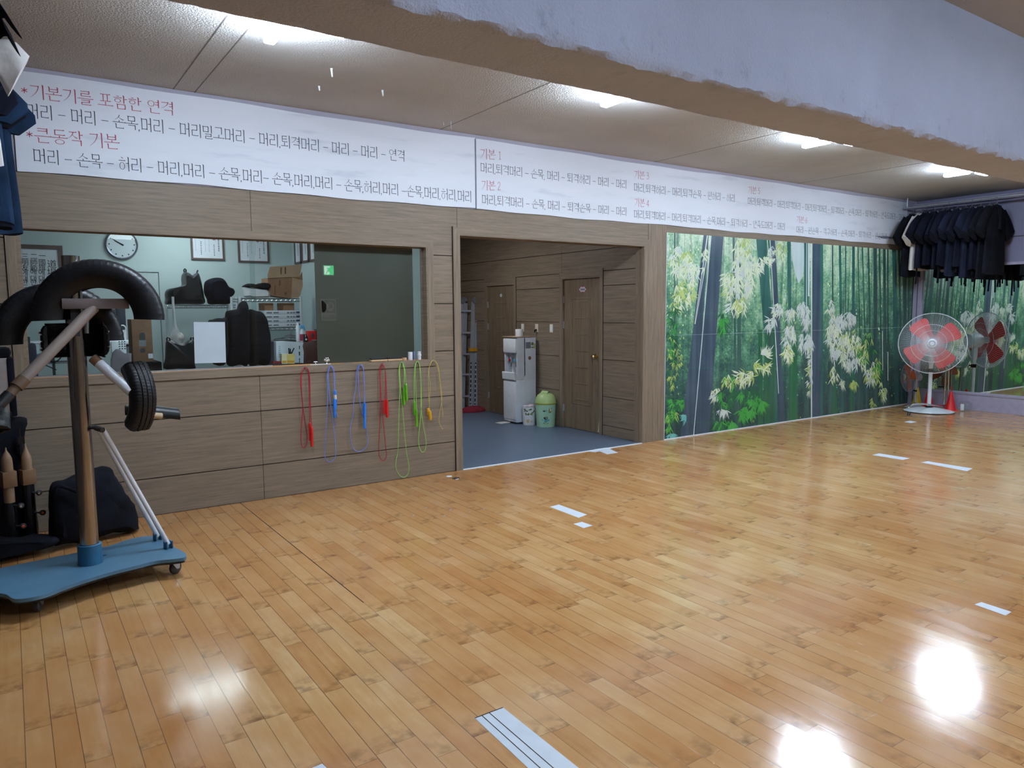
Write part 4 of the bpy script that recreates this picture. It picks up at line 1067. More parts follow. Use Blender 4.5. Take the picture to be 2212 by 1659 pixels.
q = FL(2047, 889); cone(q.x+.22, q.y+.06, .085, .30, M['red'], 'red cone right of the white fan, by the mirror base')
cone(8.58, -.52, .085, .34, M['red'], 'red cone directly behind the pole of the white fan')
cone(8.72, -.26, .085, .32, mat('yellow_plastic', sr(214, 176, 20), .4), 'yellow cone in the corner behind the grey fan')
JX, JY = 8.72, -1.02
t = thing('clear_jar', 'clear round plastic jar on the floor beside the red cone', 'jar', (JX, JY, 0))
mb = MB(); mb.lathe([(0, .002), (.06, .002), (.085, .03), (.095, .08), (.085, .13), (.05, .165)], 28, Matrix.Translation((JX, JY, 0))); child(mb, 'jar_body', M['glass'], t)
mb = MB(); mb.obox((JX-.03, JY+.03, .062), (.05, .05, .10), rz=.4, bev=.006); tag(mb.build('small_box', M['white']), 'small white box inside the clear jar by the mirror wall', 'box')
# ================================================================== tyre striking dummy on a trolley
TY = -1.45
def T(px, py, y=TY): return W(px, py, y)
def catmull_closed(pts, k=6):
    n = len(pts); out = []
    for i in range(n):
        p0, p1, p2, p3 = (Vector(pts[(i+j) % n]) for j in (-1, 0, 1, 2))
        for s in range(k):
            t = s/k; out.append(.5*((2*p1)+(p2-p0)*t+(2*p0-5*p1+4*p2-p3)*t*t+(3*p1-p0-3*p2+p3)*t**3))
    return out
def tyre_arc(mb, c, R, Rin, wd, a0, a1, u, v, n, seg=96, mi=0, th=.014):
    # a cut length of tyre: hollow section with tread blocks on its crown
    c, u, v, n = Vector(c), Vector(u).normalized(), Vector(v).normalized(), Vector(n).normalized()
    out = [(Rin, -.34), (Rin+.012, -.42), ((R+Rin)/2, -.52), (R-.035, -.50), (R-.012, -.44), (R, -.34), (R+.003, -.22), (R-.006, -.20), (R+.005, -.18), (R+.006, -.02), (R-.004, 0), (R+.006, .02), (R+.005, .18), (R-.006, .20), (R+.003, .22), (R, .34), (R-.012, .44), (R-.035, .50), ((R+Rin)/2, .52), (Rin+.012, .42), (Rin, .34)]
    inn = [(Rin+.004, .30), (Rin+.016, .36), ((R+Rin)/2, .44), (R-.04, .42), (R-.02, .30), (R-.018, 0), (R-.02, -.30), (R-.04, -.42), ((R+Rin)/2, -.44), (Rin+.016, -.36), (Rin+.004, -.30)]
    sec = out+inn; loops = []
    for i in range(seg+1):
        a = a0+(a1-a0)*i/seg
        d = u*cos(a)+v*sin(a); L = []
        for j, (r, l) in enumerate(sec):
            rr = r
            if 3 <= j <= 17: rr += .0022*(1 if (i+(j//3)) % 3 else -1) if j not in (3, 17) else 0
            L.append(c+d*rr+n*(l*wd))
        loops.append(L)
    mb.loft(loops, mi, (True, True), True)
    return mb
base = (-3.50, -1.45, 0)
tr = thing('tyre_striking_dummy', 'wheeled kendo striking dummy of cut black tyres on a steel pole', 'striking dummy', base)
out2 = [(-2.984, -1.60), (-3.00, -1.675), (-3.06, -1.675), (-3.16, -1.645), (-3.26, -1.668), (-3.40, -1.70), (-3.54, -1.755), (-3.66, -1.82), (-3.74, -1.88), (-3.82, -1.895), (-3.89, -1.86), (-3.93, -1.75), (-4.02, -1.66), (-4.10, -1.58), (-4.14, -1.48), (-4.10, -1.36),
        (-4.02, -1.26), (-3.90, -1.225), (-3.70, -1.195), (-3.50, -1.165), (-3.36, -1.135), (-3.26, -1.07), (-3.17, -1.045), (-3.10, -1.075), (-3.06, -1.20), (-3.03, -1.38), (-3.00, -1.50)]
outl = [(p.x, p.y) for p in catmull_closed([(a, b, 0) for a, b in out2], 5)]
mb = MB(); mb.prism(outl, .020, lambda u, v, t: (u, v, .131-t), 0)
cx_ = sum(p[0] for p in outl)/len(outl); cy_ = sum(p[1] for p in outl)/len(outl)
mb.prism([(cx_+(a-cx_)*.985, cy_+(b-cy_)*.97) for a, b in outl], .014, lambda u, v, t: (u, v, .111-t), 1)
blue = mat('blue_board_paint', sr(80, 120, 146), .42, var=.10, scale=5)
child(mb, 'base_board', [blue, M['blackgloss']], tr)
def caster(x, y, a):
    mb = MB(); mb.obox((x, y, .094), (.07, .07, .008), rz=a); mb.tube([(x, y, .094), (x, y, .078)], .022, 14)
    ox, oy = x+.022*cos(a), y+.022*sin(a); s_ = Vector((-sin(a), cos(a), 0))
    for k in (-1, 1):
        p = Vector((ox, oy, 0))+s_*(.020*k)
        mb.prism([(-.040, .080), (.018, .080), (.014, .036), (-.010, .036)], .003, lambda u, v, t: (p.x+cos(a)*u+s_.x*t*k, p.y+sin(a)*u+s_.y*t*k, v))
    f = child(mb, 'caster', M['alu'], tr)
    mb = MB(); m = Matrix.Translation((ox, oy, .042)) @ Matrix.Rotation(a, 4, 'Z') @ Matrix.Rotation(PI/2, 4, 'X')
    mb.lathe([(0, -.016), (.012, -.018), (.034, -.016), (.041, -.010), (.042, 0), (.041, .010), (.034, .016), (.012, .018), (0, .016)], 24, m); child(mb, 'wheel', mat('grey_wheel_rubber', sr(58, 58, 62), .5) if 'wm' not in M else M['wm'], f)
for x, y, a in ((-3.06, -1.575, .6), (-3.79, -1.775, 1.2), (-3.13, -1.16, 2.2), (-4.0, -1.40, .4)): caster(x, y, a)
PX, PYY = -3.497, -1.45
mb = MB(); mb.tube([(PX, PYY, .13), (PX, PYY, 1.50)], .051, 28); child(mb, 'pole', M['steel'], tr)
mb = MB(); mb.tube([(PX+.0, PYY+.0, 1.50), (PX, PYY, 1.99)], .048, 28); mb.tube([(PX, PYY, 1.991), (PX, PYY, 1.9915)], .040, 20); child(mb, 'pole_top', M['steel'], tr)
mb = MB(); mb.lathe([(.052, .131), (.068, .131), (.066, .250), (.060, .254), (.053, .254)], 28, Matrix.Translation((PX, PYY, 0))); mb.tube([(PX+.06, PYY-.01, .17), (PX+.085, PYY-.015, .17)], .006, 8); child(mb, 'collar', mat('teal_blue_paint', sr(40, 96, 128), .4), tr)
# struts with hinge brackets
kn = T(207, 924, -1.47)
for k, (bx, by) in enumerate(((335, 1168), (358, 1186))):
    q = FL(bx, by, .131)
    mb = MB(); mb.obox((q.x, q.y, .155), (.006, .045, .05), rz=.3); mb.obox((q.x+.034, q.y+.01, .155), (.006, .045, .05), rz=.3); mb.tube([(q.x-.008, q.y, .166), (q.x+.044, q.y+.01, .166)], .006, 8); child(mb, 'strut_bracket', mat('teal_blue_bracket', sr(40, 96, 128), .4), tr)
    mb = MB(); mb.tube([(q.x+.017, q.y+.005, .160), (kn.x+.015+.02*k, kn.y+.02-.03*k, kn.z-.01)], .0145, 14); child(mb, 'strut', M['whitepaint'], tr)
mb = MB(); e = T(222, 929, -1.52); mb.tube([(PX+.04, PYY-.01, kn.z+.004), (kn.x-.005, kn.y, kn.z+.002)], .012, 10); mb.tube([kn, e], .017, 14); child(mb, 'grip_handle', M['black'], tr)
# tyre arches
rub = mat('tyre_rubber', (.007, .007, .009), .40, var=.35, scale=16, bump=.25, spec=.35)
c1 = T(216, 688, -1.50)
mb = MB(); tyre_arc(mb, c1, .342, .182, .18, math.radians(-2), math.radians(182), (.985, -.17, 0), (0, 0, 1), (.17, .985, 0)); child(mb, 'tyre_arch', rub, tr)
c2 = T(127, 738, -1.20)
mb = MB(); tyre_arc(mb, c2, .352, .19, .18, math.radians(0), math.radians(182), (.99, .10, 0), (0, 0, 1), (-.10, .99, 0)); child(mb, 'tyre_arch', rub, tr)
cb = T(166, 736)
mb = MB(); tyre_arc(mb, (PX, PYY+.02, cb.z), .170, .135, .20, math.radians(-20), math.radians(200), (1, 0, 0), (0, 1, 0), (0, 0, 1))
for a in (8, 40, 150, 175):
    for dz in (-.05, .05): mb.ellips((PX+.178*cos(math.radians(a)), PYY+.02+.178*sin(math.radians(a)), cb.z+dz), (.007, .007, .007), 1, 8)
child(mb, 'tyre_band', [rub, M['chrome']], tr)
pa, pb = T(145, 645, -1.53), T(278, 667, -1.53)
mb = MB(); mb.box((pa.x-.03, -1.56, pb.z), (pb.x, -1.50, pa.z), bev=.003); child(mb, 'cross_plank', mat('weathered_plank', sr(112, 100, 98), .75, var=.15, scale=9), tr)
mb = MB(); mb.box((pa.x, -1.50, pb.z+.01), (pb.x, -1.22, pb.z+.03)); mb.box((PX-.02, -1.50, pb.z-.16), (PX+.02, -1.46, pb.z+.01)); child(mb, 'cross_bracket', M['darkgrey'], tr)
mb = MB(); mb.tube([T(176, 690, -1.40), T(176, 735, -1.40)], .008, 8); mb.tube([T(187, 672, -1.42), T(188, 720, -1.42)], .012, 8); child(mb, 'threaded_rod', M['alu'], tr)
# striking arms
armpaint = mat('taupe_pipe_paint', sr(122, 108, 100), .5, var=.08)
a, b = T(203, 664, -1.53), T(50, 821, -1.72)
mb = MB(); mb.tube([a, b], .031, 20); child(mb, 'left_arm', armpaint, tr)
d = (b-a).normalized()
mb = MB(); mb.tube([b-d*.01, b+d*.05], .034, 16); mb.tube([b+d*.05, b+d*.13], .026, 14); child(mb, 'arm_socket', mat('brown_wood_socket', sr(92, 68, 48), .6), tr)
mb = MB(); mb.tube([b+d*.10, b+d*.30], .030, 14); child(mb, 'arm_sleeve', M['black'], tr)
pc = T(8, 897, -1.80)
mb = MB(); tyre_arc(mb, (pc.x-.10, -1.80, pc.z-.30), .345, .285, .26, math.radians(52), math.radians(118), (0, -1, 0), (0, 0, 1), (1, 0, 0), seg=24); child(mb, 'left_pad', rub, tr)
a, b = T(204, 776, -1.44), T(283, 846, -1.56)
mb = MB(); mb.tube([a+(b-a)*.05, b], .029, 20); child(mb, 'right_arm', M['whitepaint'], tr)
mb = MB(); mb.tube([a-(b-a)*.04, a+(b-a)*.12], .0305, 18); child(mb, 'arm_socket', mat('rusty_socket', sr(128, 96, 70), .6), tr)
mb = MB(); mb.tube([b-(b-a).normalized()*.02, b+Vector((.06, -.0, -.02))], .018, 12); child(mb, 'arm_bracket', M['darkgrey'], tr)
u_ = Vector((.42, -.907, 0)); ct = T(312, 858, -1.56)
mb = MB(); tyre_arc(mb, Vector(ct)-u_*.27, .30, .20, .155, math.radians(-44), math.radians(46), u_, (0, 0, 1), (.907, .42, 0), seg=72); child(mb, 'tyre_pad', rub, tr)
pa, pb = T(268, 893, -1.42), T(388, 897, -1.42)
mb = MB()
cc = [T(272, 893, -1.40), T(330, 893, -1.40), T(386, 899, -1.40)]
loops = []
for i, p in enumerate(cc):
    L = [p+Vector((0, .055*cos(math.radians(g)), .052*sin(math.radians(g)))) for g in range(-20, 201, 20)]+[p+Vector((0, .046*cos(math.radians(g)), .043*sin(math.radians(g)))) for g in range(200, -21, -20)]
    loops.append(L)
mb.loft(loops); child(mb, 'cross_pad', rub, tr)
mb = MB(); p = T(340, 896, -1.50); mb.tube([T(318, 897, -1.52), T(349, 899, -1.50)], .020, 14); child(mb, 'dowel', mat('pale_dowel', sr(176, 150, 116), .6), tr)

# ---- wooden-topped striking posts at the left edge
def post(px, ytip, ycyl0, ycyl1, yblk1, wcyl, y, lab, knobs, lower):
    tip = W(px, ytip, y); c0 = W(px, ycyl0, y).z; c1 = W(px, ycyl1, y).z; b1 = W(px, yblk1, y).z
    x = tip.x; t = thing('striking_post', lab, 'striking post', (x, y, 0), 'wooden-topped striking posts')
    wd = mat('turned_wood', sr(144, 114, 86), .55, var=.12, scale=8) if 'turn' not in M else M['turn']; M['turn'] = wd
    mb = MB(); r = wcyl
    mb.lathe([(0, tip.z), (.004, tip.z-.006), (.006, tip.z-.025), (r*.55, c0+.03), (r*.9, c0), (r, c0-.03), (r*1.03, c1), (0, c1)], 24, Matrix.Translation((x, y, 0))); child(mb, 'finial', wd, t)
    bm_ = mat('square_wood_block', sr(126, 92, 62), .55, var=.15) if 'blk' not in M else M['blk']; M['blk'] = bm_
    mb = MB(); mb.obox((x, y, (c1+b1)/2), (r*2.5, r*2.5, c1-b1), rz=.3, bev=.003); child(mb, 'guard_block', bm_, t)
    zl = b1
    if lower:
        mb = MB(); mb.tube([(x, y, b1), (x, y, b1-.11)], r*.95, 20); child(mb, 'grip', wd, t); zl = b1-.11
    mb = MB(); mb.tube([(x, y, zl), (x, y, .012)], r*1.15, 20); child(mb, 'pole', M['blackgloss'], t)
    mb = MB(); mb.obox((x, y, .008), (.10, .12, .014), bev=.003); child(mb, 'foot_plate', M['blackgloss'], t)
    for kx, ky, m in knobs:
        q = W(kx, ky, y-.06); mb = MB(); mb.tube([(x, y, q.z), q-Vector((.01, 0, 0))], .006, 8)
        mb.lathe([(0, -.008), (.018, -.008), (.020, 0), (.018, .010), (0, .012)], 16, Matrix.Translation(q) @ Matrix.Rotation(PI/2, 4, 'X') @ Matrix.Rotation(.5, 4, 'Y')); k_ = child(mb, 'bolt', M['darkgrey'], t)
        mb = MB(); mb.lathe([(0, .022), (.008, .020), (.011, .010), (.011, 0)], 14, Matrix.Translation(q) @ Matrix.Rotation(PI/2, 4, 'X')); child(mb, 'bolt_cap', m, k_)
    return t
orange = mat('orange_cap', sr(236, 92, 36), .4)
post(12, 966, 990, 1018, 1052, .034, -.46, 'wooden-topped striking post at the left edge, with a lower grip', [(45, 1092, M['chrome']), (50, 1136, orange)], True)
post(54, 957, 985, 1014, 1046, .033, -.40, 'wooden-topped striking post beside the trolley pole, right one of two', [(84, 1064, M['chrome']), (92, 1107, orange)], False)

# ---- black bags on the floor at the left
def floor_bag(name, poly, y0, y1, depth, lab, m):
    xs = [p[0] for p in poly]; lo, hi = min(xs), max(xs)
    P = [(p.x, p.y) for p in catmull_closed([(a, b, 0) for a, b in poly], 4)]
    def fn(u, v, t):
        k = (u-lo)/(hi-lo); y = y0+(y1-y0)*k; q = W(u, v, y)
        n1 = mnoise.noise((q.x*9, q.z*9, t*7+depth)); n2 = mnoise.noise((q.x*22+3, q.z*22, t*14))
        return (q.x+.010*n2, y+t+depth*.5+.030*n1+.010*n2, max(q.z+.014*n1+.006*n2, .004))
    tt = thing(name, lab, 'bag', tuple(fn((lo+hi)/2, max(p[1] for p in poly), 0)[:2])+(0,))
    mb = MB(); mb.puff(P, depth, fn, rings=8); child(mb, 'bag_body', m, tt); return tt, fn
tt, fn = floor_bag('duffel_bag', [(112, 1187), (108, 1120), (110, 1062), (140, 1047), (168, 1035), (203, 1023), (241, 1017), (250, 1030), (262, 1050), (280, 1078), (297, 1105), (305, 1143), (300, 1151), (250, 1162), (205, 1171), (160, 1180)], -.66, -.50, .30, 'black duffel bag on the floor behind the trolley pole', M['blackcloth'])
mb = MB(); mb.tube(smooth_path([tuple(W(x, y, -.66)) for x, y in ((120, 1062), (128, 1050), (160, 1060), (190, 1075), (196, 1110))], 5), .012, 8); child(mb, 'strap', M['blackcloth'], tt)
tt, fn = floor_bag('equipment_bag', [(-60, 1215), (-60, 912), (0, 905), (52, 908), (58, 920), (47, 940), (50, 960), (60, 985), (70, 1010), (76, 1080), (84, 1160), (80, 1196), (30, 1206)], -.33, -.31, .24, 'tall black equipment bag standing behind the striking posts', M['blackcloth'])
mb = MB(); mb.box(tuple(W(38, 945, -.36)), tuple(W(54, 958, -.34))); mb.box(tuple(W(40, 925, -.355)), tuple(W(50, 1000, -.347))); child(mb, 'buckle', M['blackgloss'], tt)
tt, fn = floor_bag('flat_bag', [(-60, 1215), (-60, 1180), (0, 1172), (60, 1168), (105, 1166), (128, 1170), (133, 1178), (110, 1188), (60, 1200), (0, 1212)], -.74, -.70, .20, 'low black bag lying flat on the floor at the left edge', M['blackcloth'])
# pale post pads above them
t = thing('padded_box', 'cream padded box above the black bag at the left edge', 'box', (-4.02, -.3, 0))
q0, q1 = W(-40, 775, -.3), W(27, 900, -.3)
mb = MB(); mb.box((q0.x, -.30, q1.z), (q1.x, -.12, q0.z), bev=.012); child(mb, 'pad', mat('cream_vinyl', sr(140, 128, 124), .6), t)
q2 = W(34, 750, -.3); mb = MB(); mb.box((q0.x, -.31, q0.z), (q1.x+.02, -.10, q2.z), bev=.03); mb.box((q1.x-.01, -.31, q1.z), (q1.x+.03, -.10, q0.z), bev=.01); child(mb, 'pad_cover', M['blackcloth'], t)
# ================================================================== the hall beyond the doorway
def lettering(mb, s, o, ex, ez, size, mi, off=0.0):
    # print a string on a plane: o is the lower left corner, ex and ez the writing and upright directions
    c = bpy.data.curves.new('lettering', 'FONT'); c.body = s; c.offset = off
    ob = bpy.data.objects.new('lettering', c); COL.objects.link(ob)
    dg = bpy.context.evaluated_depsgraph_get(); me = bpy.data.meshes.new_from_object(ob.evaluated_get(dg))
    o, ex, ez = Vector(o), Vector(ex), Vector(ez)
    vs = [mb.bm.verts.new(o+ex*(v.co.x*size)+ez*(v.co.y*size)) for v in me.vertices]
    for p in me.polygons:
        try: mb.bm.faces.new([vs[i] for i in p.vertices]).material_index = mi
        except ValueError: pass
    bpy.data.objects.remove(ob); bpy.data.meshes.remove(me); bpy.data.curves.remove(c)

# water dispenser: its front looks to the left, its side to the camera
dx0, dx1, dy0, dy1 = 2.195, 2.565, 2.185, 2.515
wd = thing('water_dispenser', 'tall white water dispenser standing against the hall wall between two doors', 'water dispenser', ((dx0+dx1)/2, (dy0+dy1)/2, 0))
mb = MB()
mb.box((dx0+.012, dy0, .02), (dx1, dy1, .60), bev=.012)
mb.box((dx0+.15, dy0, .58), (dx1, dy1, 1.165), bev=.010); mb.box((dx0+.03, dy0, .64), (dx0+.18, dy0+.022, 1.165), bev=.006); mb.box((dx0+.03, dy1-.022, .64), (dx0+.18, dy1, 1.165), bev=.006)
mb.box((dx0+.03, dy0+.005, .97), (dx0+.2, dy1-.005, 1.165), bev=.006)
child(mb, 'cabinet', M['whitepaint'], wd)
mb = MB(); mb.box((dx0, dy0+.004, .055), (dx0+.03, dy1-.004, .575), bev=.014); child(mb, 'lower_door', M['white'], wd)
mb = MB(); mb.box((dx0, dy0+.002, .955), (dx0+.06, dy1-.002, 1.155), bev=.022); child(mb, 'top_cover', M['white'], wd)
mb = MB(); mb.prism([(dx0-.012, .60), (dx0+.16, .60), (dx0+.16, .645), (dx0+.03, .66), (dx0-.012, .70), (dx0-.02, .69)], dy1-dy0-.012, lambda u, v, t: (u, dy0+.006+t, v)); mb.box((dx0+.0, dy0+.05, .661), (dx0+.12, dy1-.05, .667), 1); child(mb, 'drip_tray', [M['white'], M['grey']], wd)
for k, (y, m) in enumerate(((dy1-.10, M['red']), (dy0+.10, mat('cyan_plastic', sr(64, 180, 220), .4)))):
    mb = MB(); mb.obox((dx0+.10, y, .925), (.07, .05, .05), bev=.008); mb.tube([(dx0+.075, y, .90), (dx0+.075, y, .835)], .012, 10); f = child(mb, 'tap', M['white'], wd)
    mb = MB(); mb.obox((dx0+.055, y, .855), (.018, .040, .028), bev=.004); child(mb, 'tap_lever', m, f)
    mb = MB(); mb.obox((dx0+.07, y-.02, .795), (.014, .020, .055)); child(mb, 'tap_paddle', M['grey'], f)
mb = MB(); mb.box((dx0+.185, dy0-.0015, 1.015), (dx0+.275, dy0, 1.10), 0); mb.lathe([(0, .0012), (.022, .0012), (.022, 0)], 18, Matrix.Translation((dx0+.305, dy0, 1.075)) @ Matrix.Rotation(PI/2, 4, 'X'), 1)
mb.box((dx0+.285, dy0-.0012, 1.02), (dx0+.325, dy0, 1.035), 1); mb.box((dx0+.330, dy0-.0014, 1.01), (dx0+.352, dy0, 1.075), 2)
mb.lathe([(0, .0012), (.026, .0012), (.026, 0)], 20, Matrix.Translation((dx0+.255, dy0, .885)) @ Matrix.Rotation(PI/2, 4, 'X'), 3); mb.lathe([(0, .0016), (.018, .0016)], 20, Matrix.Translation((dx0+.255, dy0, .885)) @ Matrix.Rotation(PI/2, 4, 'X'), 4)
child(mb, 'stickers', [M['grey'], mat('green_gold_sticker', sr(120, 128, 70), .5), mat('lime_sticker', sr(170, 184, 70), .5), mat('bronze_sticker', sr(122, 112, 92), .4), mat('red_green_sticker', sr(140, 84, 60), .5, var=.5, scale=60)], wd)
mb = MB(); mb.tube(smooth_path([(XH-.012, 2.225, 1.255), (XH-.03, 2.225, 1.20), (XH-.03, 2.215, 1.12), (XH-.025, 2.18, 1.05), (XH-.03, 2.19, .98), (XH-.02, 2.3, .92)], 5), .004, 6); child(mb, 'power_cord', M['grey'], wd)
wd.scale.z = 1.085
DZ = 1.165*1.085+.002
mb = MB(); mb.box((dx0-.005, dy0-.01, DZ), (dx1-.02, dy1, DZ+.011), bev=.003)
tag(mb.build('card_sheet', M['cardlit']), 'thin tan board lying on top of the water dispenser', 'board')
t = thing('paper_cup_stack', 'white paper cups stacked upside down on the dispenser board', 'cups', (2.36, 2.32, DZ+.011))
mb = MB()
mb.lathe([(0, .105), (.052, .105), (.057, .098), (.057, .003), (.054, 0), (0, 0)], 24, Matrix.Translation((2.36, 2.32, DZ+.011))); child(mb, 'cup', M['white'], t)
mb = MB(); mb.lathe([(.058, .075), (.058, .03)], 24, Matrix.Translation((2.36, 2.32, DZ+.011)), arc=PI); child(mb, 'cup_print', M['offwhite'], t)
q = FL(1086, 914); mb = MB(); mb.obox((q.x, q.y, .006), (.19, .13, .010), rz=.2, bev=.003); tag(mb.build('folded_cloth', M['whitecloth']), 'folded white cloth on the floor at the foot of the dispenser', 'cloth')

def bin_(cx, cy, r, h, dome, lab, m1, m2, art):
    t = thing('waste_bin', lab, 'bin', (cx, cy, 0)); B = Matrix.Translation((cx, cy, 0))
    mb = MB(); mb.lathe([(0, .004), (r*.84, .004), (r*.86, 0), (r*.88, .01), (r, h), (r*.96, h), (r*.84, .02), (0, .02)], 36, B); child(mb, 'bin_body', m1, t)
    if dome:
        mb = MB(); mb.lathe([(r*1.0, h-.012), (r*1.05, h-.008), (r*1.06, h+.006), (r*1.0, h+.012)], 36, B); child(mb, 'rim', mat('gold_green_rim', sr(172, 170, 72), .35, .3), t)
        mb = MB(); mb.lathe([(r*1.02, h+.01), (r*.98, h+.06), (r*.80, h+.115), (r*.5, h+.145), (r*.2, h+.155), (0, h+.157)], 36, B); child(mb, 'dome_lid', m2, t)
        mb = MB(); mb.loft([[Vector((cx+r*.52*sx*sc, cy+o, h+.10+dz)) for sx, dz in ((-1.0, 0), (-.5, .05), (0, .075), (.5, .05), (1.0, 0))] for o, sc in ((-r*.5, .8), (0, 1.1), (r*.5, .8))], cap=(False, False)); child(mb, 'swing_flap', m2, t)
    return t, B
gx, gy = 2.45, 1.80
pg = mat('pale_green_plastic', sr(168, 208, 176), .4, var=.04); pl_ = mat('lime_green_plastic', sr(172, 196, 132), .4, var=.05)
t, B = bin_(gx, gy, .148, .335, True, 'pale green waste bin with a domed swing lid and printed pictures', pg, pl_, 0)
def on_bin(mb, cx, cy, r0, r1, h, a, z, pts, mi):
    # flat print wrapped on the bin wall; a = direction from the axis, z = height
    rr = lambda zz: r0+(r1-r0)*zz/h+.0012
    mb.face([(cx+rr(z+v)*cos(a+u/r1), cy+rr(z+v)*sin(a+u/r1), z+v) for u, v in pts], mi)
PM_ = [M['ink'], mat('print_blue', sr(90, 160, 178), .5), mat('print_olive', sr(140, 140, 70), .5), mat('print_teal', sr(110, 150, 130), .5), M['offwhite']]
A0 = math.atan2(CAM.y-gy, CAM.x-gx)
mb = MB(); random.seed(5)
def blob(w_, h_, n=9): return [(w_*cos(2*PI*i/n)*random.uniform(.7, 1.1), h_*sin(2*PI*i/n)*random.uniform(.7, 1.1)) for i in range(n)]
for a, z, w_, h_, mi in ((-.15, .105, .040, .022, 1), (.0, .10, .03, .03, 1), (.20, .105, .035, .020, 1), (-.02, .06, .055, .012, 2), (-.12, .135, .018, .016, 0), (.04, .145, .022, .014, 3), (.16, .14, .018, .016, 2), (-.05, .12, .010, .010, 0), (.10, .12, .010, .008, 0),
                         (-.15, .235, .022, .010, 0), (-.03, .235, .012, .006, 1), (.06, .235, .022, .006, 1), (-.05, .25, .045, .003, 3), (.45, .24, .026, .036, 2), (.50, .25, .012, .022, 4), (.42, .215, .028, .006, 0), (.60, .27, .012, .016, 1)):
    if z == .235 and w_ == .022 and mi == 0: child(mb, 'printed_picture', PM_, t); mb = MB()
    on_bin(mb, gx, gy, .130, .148, .335, A0+a, z, blob(w_, h_), mi)
child(mb, 'printed_lettering', PM_, t)
sx_, sy_ = 2.355, 2.072
t, B = bin_(sx_, sy_, .105, .265, False, 'small waste bin printed with leaves and flowers, between dispenser and green bin', M['white'], M['white'], 1)
mb = MB(); A1 = math.atan2(CAM.y-sy_, CAM.x-sx_)
for k in range(26):
    a = random.uniform(-.75, .9); z = random.uniform(.15, .25); on_bin(mb, sx_, sy_, .0905, .105, .265, A1+a, z, blob(.016, .012, 6), random.choice([0, 0, 1, 2]))
for a, z in ((-.35, .065), (-.1, .07), (-.25, .05), (.4, .06)): on_bin(mb, sx_, sy_, .0905, .105, .265, A1+a, z, blob(.018, .018, 9), 3)
on_bin(mb, sx_, sy_, .0905, .105, .265, A1+.1, .055, blob(.03, .006, 7), 4)
child(mb, 'printed_leaves', [mat('print_leaf', sr(86, 110, 56), .5), mat('print_leaf_dark', sr(56, 76, 46), .5), mat('print_leaf_pale', sr(140, 150, 90), .5), mat('print_flower', sr(214, 170, 60), .5), M['ink']], t)
mb = MB(); mb.ellips((sx_+.02, sy_-.02, .268), (.055, .045, .03)); mb.ellips((sx_-.03, sy_+.03, .266), (.05, .04, .016)); child(mb, 'crumpled_tissue', mat('pinkish_tissue', sr(214, 200, 208), .8), t)

# folding aluminium ladder leaning in the hall corner
LY = 4.0
LAL = mat('ladder_aluminium', sr(168, 172, 182), .45, .25, var=.06)
def LP(px, py, y=LY): return W(px, py, y)
t = thing('folding_ladder', 'folded aluminium ladder leaning in the dark hall corner', 'ladder', (2.4, LY, 0))
def rail_(p, q, w_, d_):
    mb = MB(); n = (q-p)
    mb.loft([[c+Vector((sx*w_, sy*d_, 0)) for sx, sy in ((-1, -1), (1, -1), (1, 1), (-1, 1))] for c in (p, q)], smooth=False)
    return child(mb, 'side_rail', LAL, t)
for pt, pb, y in (((1023, 652), (1016.5, 881), 3.98), ((1032.5, 654), (1026.5, 880), 3.93), ((1005.5, 655), (999, 884), 4.16), ((998, 656), (991, 885), 4.2)):
    a, b = LP(*pt, y), LP(*pb, y); b.z = .012; rail_(a, b, .032, .018)
for i, py in enumerate((672, 719, 765, 809, 856)):
    a, b = LP(993, py, 4.19), LP(1026-i*.8, py-.5, 3.98)
    mb = MB(); mb.loft([[c+Vector((0, sy*.016, sz*.014)) for sy, sz in ((-1, -1), (1, -1), (1, 1), (-1, 1))] for c in (a, b)], smooth=False); child(mb, 'rung', LAL, t)
for px, y in ((1027.5, 3.955), (1001.5, 4.18)):
    q = LP(px, 649, y); mb = MB(); mb.lathe([(0, -.03), (.055, -.03), (.06, -.02), (.06, .02), (.055, .03), (0, .03)], 22, Matrix.Translation(q) @ Matrix.Rotation(PI/2, 4, 'X')); mb.ellips(q+Vector((.03, -.035, -.03)), (.018, .012, .018), 1); child(mb, 'hinge', [mat('grey_hinge', sr(110, 116, 124), .45), M['blackgloss']], t)
for px, y in ((1018.5, 3.95), (1028.5, 3.905)):
    a, b = LP(px, 752, y), LP(px, 759, y); mb = MB(); mb.box((a.x-.028, y-.01, b.z), (a.x+.028, y+.05, a.z)); child(mb, 'rail_clip', mat('yellow_clip', sr(206, 150, 30), .5), t)
for pxa, y0_, y1_, y in ((1017.5, 783, 873, 3.955), (1027.5, 783, 874, 3.905)):
    a, b = LP(pxa, y0_, y), LP(pxa-1.5, y1_, y)
    mb = MB(); mb.face([(a.x-.014, y, a.z), (a.x+.014, y, a.z), (b.x+.014, y, b.z), (b.x-.014, y, b.z)], 0)
    for i in range(9):
        f = (i+.5)/9; c = a.lerp(b, f); mb.box((c.x-.008, y-.002, c.z-.016), (c.x+.008, y-.001, c.z+.012), 1)
    child(mb, 'printed_strip', [M['darkgrey'], M['paper']], t)
q = FL(1018, 888); mb = MB(); mb.loft([[Vector((q.x+r*.26*cos(a)*(1+.1*sin(5*a)), 3.75+r*.13*sin(a)*(1+.12*cos(4*a)), z)) for a in [2*PI*i/28 for i in range(28)]] for r, z in ((1.02, .002), (1.0, .03), (.8, .055), (.45, .085), (.1, .095))]); tag(mb.build('floor_cloth', mat('dark_red_cloth', sr(122, 22, 40), .9, var=.2, bump=.4)), 'dark red cloth heaped at the ladder foot', 'cloth')

